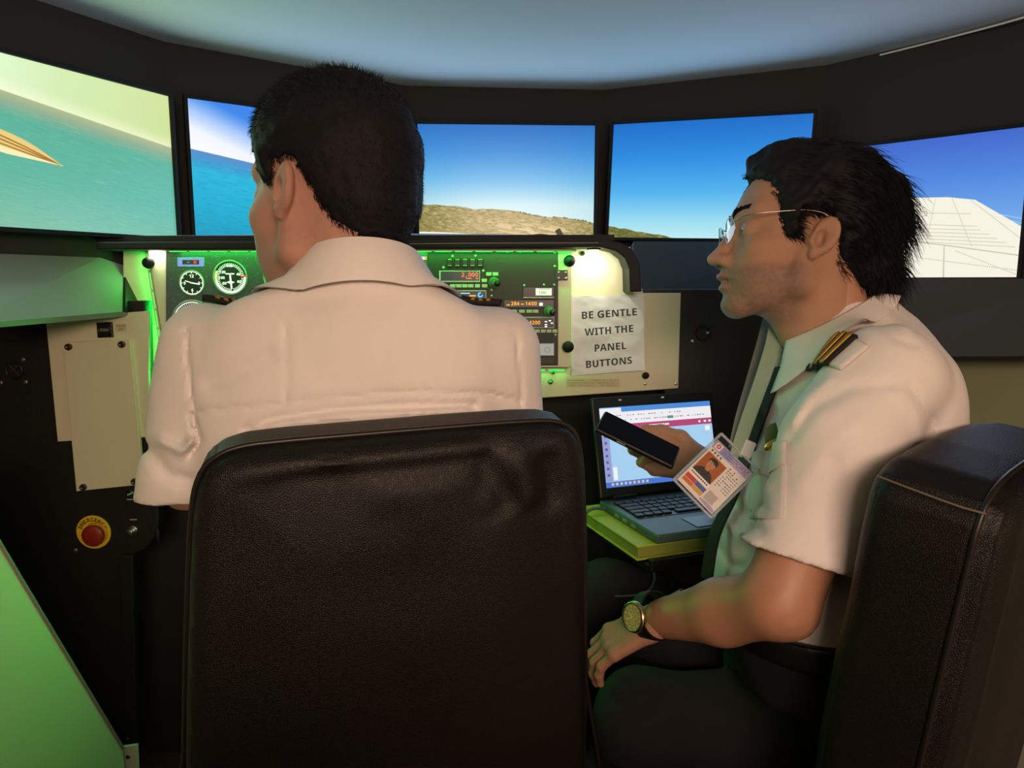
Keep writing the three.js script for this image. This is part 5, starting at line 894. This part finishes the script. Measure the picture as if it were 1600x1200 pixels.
  add(shirt, 'pocket_flap', drape(shirtF, pO, pX, pYn, pN, (u, v) => [(u - 0.5) * 0.088, lerp(0.008 - 0.012 * (1 - Math.abs(u - 0.5) * 2), 0.036, v)], 14, 8, 0.003, 0.002, 0.12), M.shirt);
  const bt = new THREE.SphereGeometry(0.0045, 12, 8); bt.scale(1, 1, 0.4);
  for (const [x, y] of [[1176, 796], [1160, 836]]) { const g = bt.clone(), p = C(x, y, 0.95), rd = ray(x, y).normalize(); g.applyQuaternion(frameQ(pX, pYn, pN)); let q = p.clone(); let hit = false; for (let i = 0; i < 60; i++) { const d = shirtF(q.x, q.y, q.z); if (d < 0.001) { hit = true; break; } q.addScaledVector(rd, Math.min(d * 0.8, 0.01)); } if (!hit) continue; g.translate(q.x, q.y, q.z); add(shirt, 'button', g, std(0xd8d4c8, 0.4)); }
  { const wing = new THREE.Shape(); wing.moveTo(0, 0.003); wing.quadraticCurveTo(0.006, 0.010, 0.019, 0.010); wing.quadraticCurveTo(0.020, 0.005, 0.016, 0.001); wing.quadraticCurveTo(0.010, -0.004, 0, -0.004);
    const rd = ray(1208, 697).normalize(); let q = C(1208, 697, 0.86); for (let i = 0; i < 120; i++) { const d = shirtF(q.x, q.y, q.z); if (d < 0.0015) break; q.addScaledVector(rd, Math.min(d * 0.7, 0.008)); }
    const e = { depth: 0.0016, bevelEnabled: true, bevelSize: 0.0008, bevelThickness: 0.0008, bevelSegments: 2 }, g1 = new THREE.ExtrudeGeometry(wing, e), g2 = g1.clone(); g2.rotateY(Math.PI); g2.translate(0, 0, 0.0016); g2.rotateZ(-0.7);
    const X = D(0.72, -0.5, 0.5).normalize(), N2 = D(-0.4, 0.1, 0.9), Nn = N2.addScaledVector(X, -N2.dot(X)).normalize(), mtx = basis(X, Nn.clone().cross(X), Nn).scale(V(1.35, 1.35, 1.35)).setPosition(q.clone().addScaledVector(Nn, 0.011));
    const body = new THREE.SphereGeometry(0.005, 16, 10); body.scale(0.9, 1.9, 0.6); body.translate(0, 0.001, 0.0016); body.rotateZ(-0.4);
    g1.applyMatrix4(mtx); g2.applyMatrix4(mtx); body.applyMatrix4(mtx); const pin = add(shirt, 'wing_pin', mergeGeometries([g1, g2]), std(0x55703f, 0.45)); add(pin, 'shield', body, std(0xd8c060, 0.25, { metalness: 0.9 })); }
  // belt
  add(o, 'belt', nets((x, y, z) => { const h = y - 0.745 - 0.05 * (x - 0.4), d = tors(x, y, z) - 0.003; return Math.max(Math.abs(d) - 0.005, Math.abs(h) - 0.017); }, [0.2, 0.7, -1.36], [0.74, 0.84, -0.78], 0.0045), M.black);

  // ---- things he wears or holds
  {
    const g = thing('eyeglasses', 'thin wire-rimmed glasses on the man in profile', 'glasses', HO.clone());
    const T = p => p.clone().applyMatrix4(head.mat), wire = std(0xb8b4ac, 0.25, { metalness: 1 });
    for (const s of [-1, 1]) {
      const rim = []; for (let i = 0; i < 28; i++) { const a = i / 28 * Math.PI * 2; rim.push(T(V(105 - 0.006 * (Math.cos(a) * 25) ** 2 * 0.4 - Math.max(0, Math.cos(a)) * 3, 22 + Math.sin(a) * 17, s * (34 + Math.cos(a) * 25)))); }
      const rm = add(g, 'rim', new THREE.TubeGeometry(new THREE.CatmullRomCurve3(rim, true), 60, 0.0007, 6, true), wire);
      const lp = [], li = []; rim.forEach(p => lp.push(p.x, p.y, p.z)); const c = rim.reduce((a, p) => a.add(p), V(0, 0, 0)).multiplyScalar(1 / rim.length); lp.push(c.x, c.y, c.z); for (let i = 0; i < 28; i++) li.push(28, i, (i + 1) % 28);
      const lg = new THREE.BufferGeometry(); lg.setAttribute('position', new THREE.Float32BufferAttribute(lp, 3)); lg.setIndex(li); lg.computeVertexNormals(); add(g, 'lens', lg, M.glass);
      add(g, 'temple', tube([T(V(101, 30, s * 60)), T(V(90, 34, s * 72)), T(V(40, 37, s * 81)), T(V(6, 37, s * 80)), T(V(-14, 30, s * 79)), T(V(-28, 8, s * 76))], 0.0008, 40, 6), wire);
    }
    add(g, 'bridge', tube([T(V(105, 26, -10)), T(V(107, 30, 0)), T(V(105, 26, 10))], 0.0009, 12, 6), wire);
  }
  {
    const dir = wr.clone().sub(mid).normalize(), at = C(1020, 962, 1.032), N = D(-0.62, 0.22, 0.76), Nn = N.addScaledVector(dir, -N.dot(dir)).normalize(), S2 = dir.clone().cross(Nn);
    const w = thing('wristwatch', 'gold-green faced wristwatch with a dark strap on the resting wrist', 'watch', at);
    const P = []; for (let i = 0; i <= 40; i++) { const a = i / 40 * Math.PI * 2; P.push(at.clone().addScaledVector(Nn, Math.cos(a) * 0.0315).addScaledVector(S2, Math.sin(a) * 0.0325)); }
    add(w, 'strap', ribbon(P, dir, 0.02, 0.003, 60), M.black);
    const q = frameQ(S2, Nn, S2.clone().cross(Nn)), cp = at.clone().addScaledVector(Nn, 0.0315);
    put(w, 'case', lathe([[0, 0], [0.019, 0], [0.0215, 0.003], [0.0215, 0.007], [0.0195, 0.0095], [0.0178, 0.0095], [0.0172, 0.008], [0, 0.008]], 40), std(0xc8b48a, 0.25, { metalness: 1 }), cp, q);
    const dial = new THREE.CircleGeometry(0.0172, 36); dial.rotateX(-Math.PI / 2); const tex = canvas(128, 128, c => { c.fillStyle = '#b9ac62'; c.fillRect(0, 0, 128, 128); c.translate(64, 64); c.strokeStyle = '#f4efc8'; c.lineWidth = 4; for (let i = 0; i < 12; i++) { c.rotate(Math.PI / 6); c.beginPath(); c.moveTo(0, -46); c.lineTo(0, -58); c.stroke(); } c.lineWidth = 2; for (const [x, y] of [[0, 22], [-22, -4], [22, -4]]) { c.beginPath(); c.arc(x, y, 12, 0, 7); c.stroke(); } c.lineWidth = 5; c.beginPath(); c.moveTo(0, 0); c.lineTo(24, -26); c.moveTo(0, 0); c.lineTo(-8, -46); c.stroke(); });
    put(w, 'dial', dial, std(0xffffff, 0.35, { map: tex, metalness: 0.3 }), cp.clone().addScaledVector(Nn, 0.0082), q);
    const cr = new THREE.CylinderGeometry(0.0025, 0.0025, 0.005, 12); cr.rotateZ(Math.PI / 2); put(w, 'crown', cr, M.gold, cp.clone().addScaledVector(Nn, 0.005).addScaledVector(dir, 0.022), frameQ(dir, Nn, dir.clone().cross(Nn)));
  }
  {
    const c0 = C(922, 668, 1.085), c1 = C(951, 648, 1.125), c2 = C(1069, 706, 1.105), X = c2.clone().sub(c1).normalize(), Y0 = c1.clone().sub(c0), Y = Y0.addScaledVector(X, -Y0.dot(X)).normalize(), Z = X.clone().cross(Y), w = c1.distanceTo(c2) , h = c0.distanceTo(c1);
    const p = thing('smartphone', 'black smartphone held over the laptop', 'phone', c0.clone().lerp(c2, 0.5)), q = frameQ(X, Y, Z);
    put(p, 'body', box(w, h, 0.0085, 0.0035), std(0x0d0c0a, 0.5), c0.clone().lerp(c2, 0.5), q);
    put(p, 'screen', box(w - 0.005, h - 0.005, 0.001, 0.0004), phys(0x060505, 0.7, { specularIntensity: 0.15 }), c0.clone().lerp(c2, 0.5).addScaledVector(Z, 0.0043), q);
    put(p, 'side_button', box(0.014, 0.0012, 0.002, 0.0004), M.metal, c0.clone().lerp(c2, 0.5).addScaledVector(X, -0.02).addScaledVector(Y, -h / 2 - 0.0003), q);
  }
  {
    const tl = C(1127, 676, 1.0), tr = C(1187, 735, 0.985), bl = C(1070, 765, 0.975), X = tr.clone().sub(tl).normalize(), D0 = tl.clone().sub(bl), h = D0.length(), Y = D0.addScaledVector(X, -D0.dot(X)).normalize(), Z = X.clone().cross(Y), w = tl.distanceTo(tr), q = frameQ(X, Y, Z);
    const c = tl.clone().addScaledVector(X, w / 2).addScaledVector(Y, -h / 2), at = (x, y, z) => c.clone().addScaledVector(X, x * w).addScaledVector(Y, y * h).addScaledVector(Z, z);
    const b = thing('id_badge', 'photo ID badge in a clear sleeve hanging from a pale green lanyard', 'badge', c);
    const tex = canvas(416, 512, (g, W2, H2) => {
      g.fillStyle = '#e4ddd8'; g.fillRect(0, 0, W2, H2); g.fillStyle = '#8d93c4'; g.fillRect(0, 0, W2, 84); g.fillStyle = '#b4a6cc'; g.fillRect(W2 * 0.5, 0, W2 * 0.5, 84);
      g.fillStyle = '#f0e4e0'; g.fillRect(14, 12, 66, 62); g.fillStyle = '#c05a5a'; g.beginPath(); g.arc(47, 40, 22, 0, 7); g.fill(); g.fillStyle = '#e8c8c4'; g.beginPath(); g.arc(47, 40, 10, 0, 7); g.fill();
      g.fillStyle = '#5b5f8c'; for (let r = 0; r < 3; r++) for (let i = 0; i < 12; i++) if (rnd() < 0.8) g.fillRect(110 + i * 24, 16 + r * 20, 8 + rnd() * 12, 8);
      g.fillStyle = '#2a2622'; for (let i = 0; i < 4; i++) { g.fillRect(20 + i * 34, 96, 20, 9); g.fillRect(20 + i * 34 + 6, 96, 8, 24); }
      g.fillStyle = '#a65a26'; g.fillRect(14, 130, 216, 216); // portrait
      g.fillStyle = '#231d28'; g.beginPath(); g.moveTo(14, 346); g.quadraticCurveTo(40, 268, 110, 262); g.quadraticCurveTo(200, 266, 230, 346); g.fill(); g.fillStyle = '#c08a6a'; g.fillRect(98, 226, 36, 50); g.beginPath(); g.ellipse(116, 206, 40, 52, 0, 0, 7); g.fill();
      g.fillStyle = '#1c1614'; g.beginPath(); g.ellipse(116, 172, 46, 28, 0, Math.PI, 7); g.fill(); g.fillRect(70, 168, 10, 30); g.fillRect(152, 168, 10, 30); g.fillRect(92, 190, 18, 5); g.fillRect(122, 190, 18, 5); g.fillStyle = '#7c4a3a'; g.fillRect(102, 230, 28, 5); g.fillRect(112, 206, 8, 12);
      g.fillStyle = '#f4f0ec'; g.fillRect(14, 350, 226, 44); g.fillStyle = '#2c2a34'; for (let i = 0; i < 9; i++) g.fillRect(26 + i * 22, 362, 16, 12);
      g.fillStyle = '#c2413a'; g.fillRect(14, 398, 112, 44); g.fillStyle = '#4a62a8'; g.fillRect(128, 398, 112, 44); g.fillStyle = '#c86a30'; g.fillRect(14, 446, 112, 36); g.fillStyle = '#d0a438'; g.fillRect(128, 446, 112, 36);
      g.fillStyle = '#4a4650'; for (let r = 0; r < 9; r++) for (let i = 0; i < 6; i++) if (rnd() < 0.75) g.fillRect(252 + i * 25, 110 + r * 25, 10 + rnd() * 12, 7 + (r < 2 ? 5 : 0)); g.fillStyle = '#b8b0ac'; g.fillRect(262, 378, 104, 92);
      g.fillStyle = '#a9a0c8'; g.beginPath(); g.ellipse(330, 500, 90, 24, 0, Math.PI, 7); g.fill();
    });
    put(b, 'card', box(w * 0.9, h * 0.84, 0.0012, 0.0005), std(0xe4ddd8, 0.5), at(0, -0.03, 0), q);
    add(b, 'print', quad([at(-0.44, -0.44, 0.0009), at(0.44, -0.44, 0.0009), at(0.44, 0.385, 0.0009), at(-0.44, 0.385, 0.0009)]), std(0xffffff, 0.35, { map: tex }));
    put(b, 'sleeve', box(w, h, 0.003, 0.0014), phys(0xffffff, 0.08, { transmission: 1, thickness: 0, ior: 1.45 }), c, q);
    const sl = box(w, 0.004, 0.0034, 0.0015), clearEdge = phys(0xbfc8d8, 0.2, { transparent: true, opacity: 0.45 });
    put(b, 'sleeve_edge', sl, clearEdge, at(0, 0.49, 0), q); put(b, 'sleeve_edge', sl, clearEdge, at(0, -0.49, 0), q);
    const sv = box(0.004, h, 0.0034, 0.0015); put(b, 'sleeve_edge', sv, clearEdge, at(0.485, 0, 0), q); put(b, 'sleeve_edge', sv, clearEdge, at(-0.485, 0, 0), q);
    const cord = std(0x8fa890, 0.7), cg = box(0.016, 0.024, 0.006, 0.002);
    put(b, 'clip', cg, std(0xc8cfd0, 0.35), C(1168, 702, 0.992), frameQ(D(0.9, -0.4, 0).normalize(), D(0.4, 0.9, 0).normalize(), AB));
    add(b, 'lanyard', ribbon([C(1216, 505, 1.075), C(1208, 540, 1.06), C(1192, 590, 1.04), C(1174, 640, 1.015), C(1157, 690, 0.995), C(1150, 712, 0.992)], D(0.92, 0.36, 0.2), t => lerp(0.024, 0.016, t), 0.002, 36), cord);
    add(b, 'lanyard', ribbon([C(1204, 500, 1.13), C(1196, 530, 1.11), C(1178, 590, 1.08), C(1160, 650, 1.03), C(1148, 700, 1.0)], D(0.95, 0.3, 0.1), t => lerp(0.024, 0.016, t), 0.002, 36), std(0x77807a, 0.7));
  }
}
renderer.render(scene, camera);
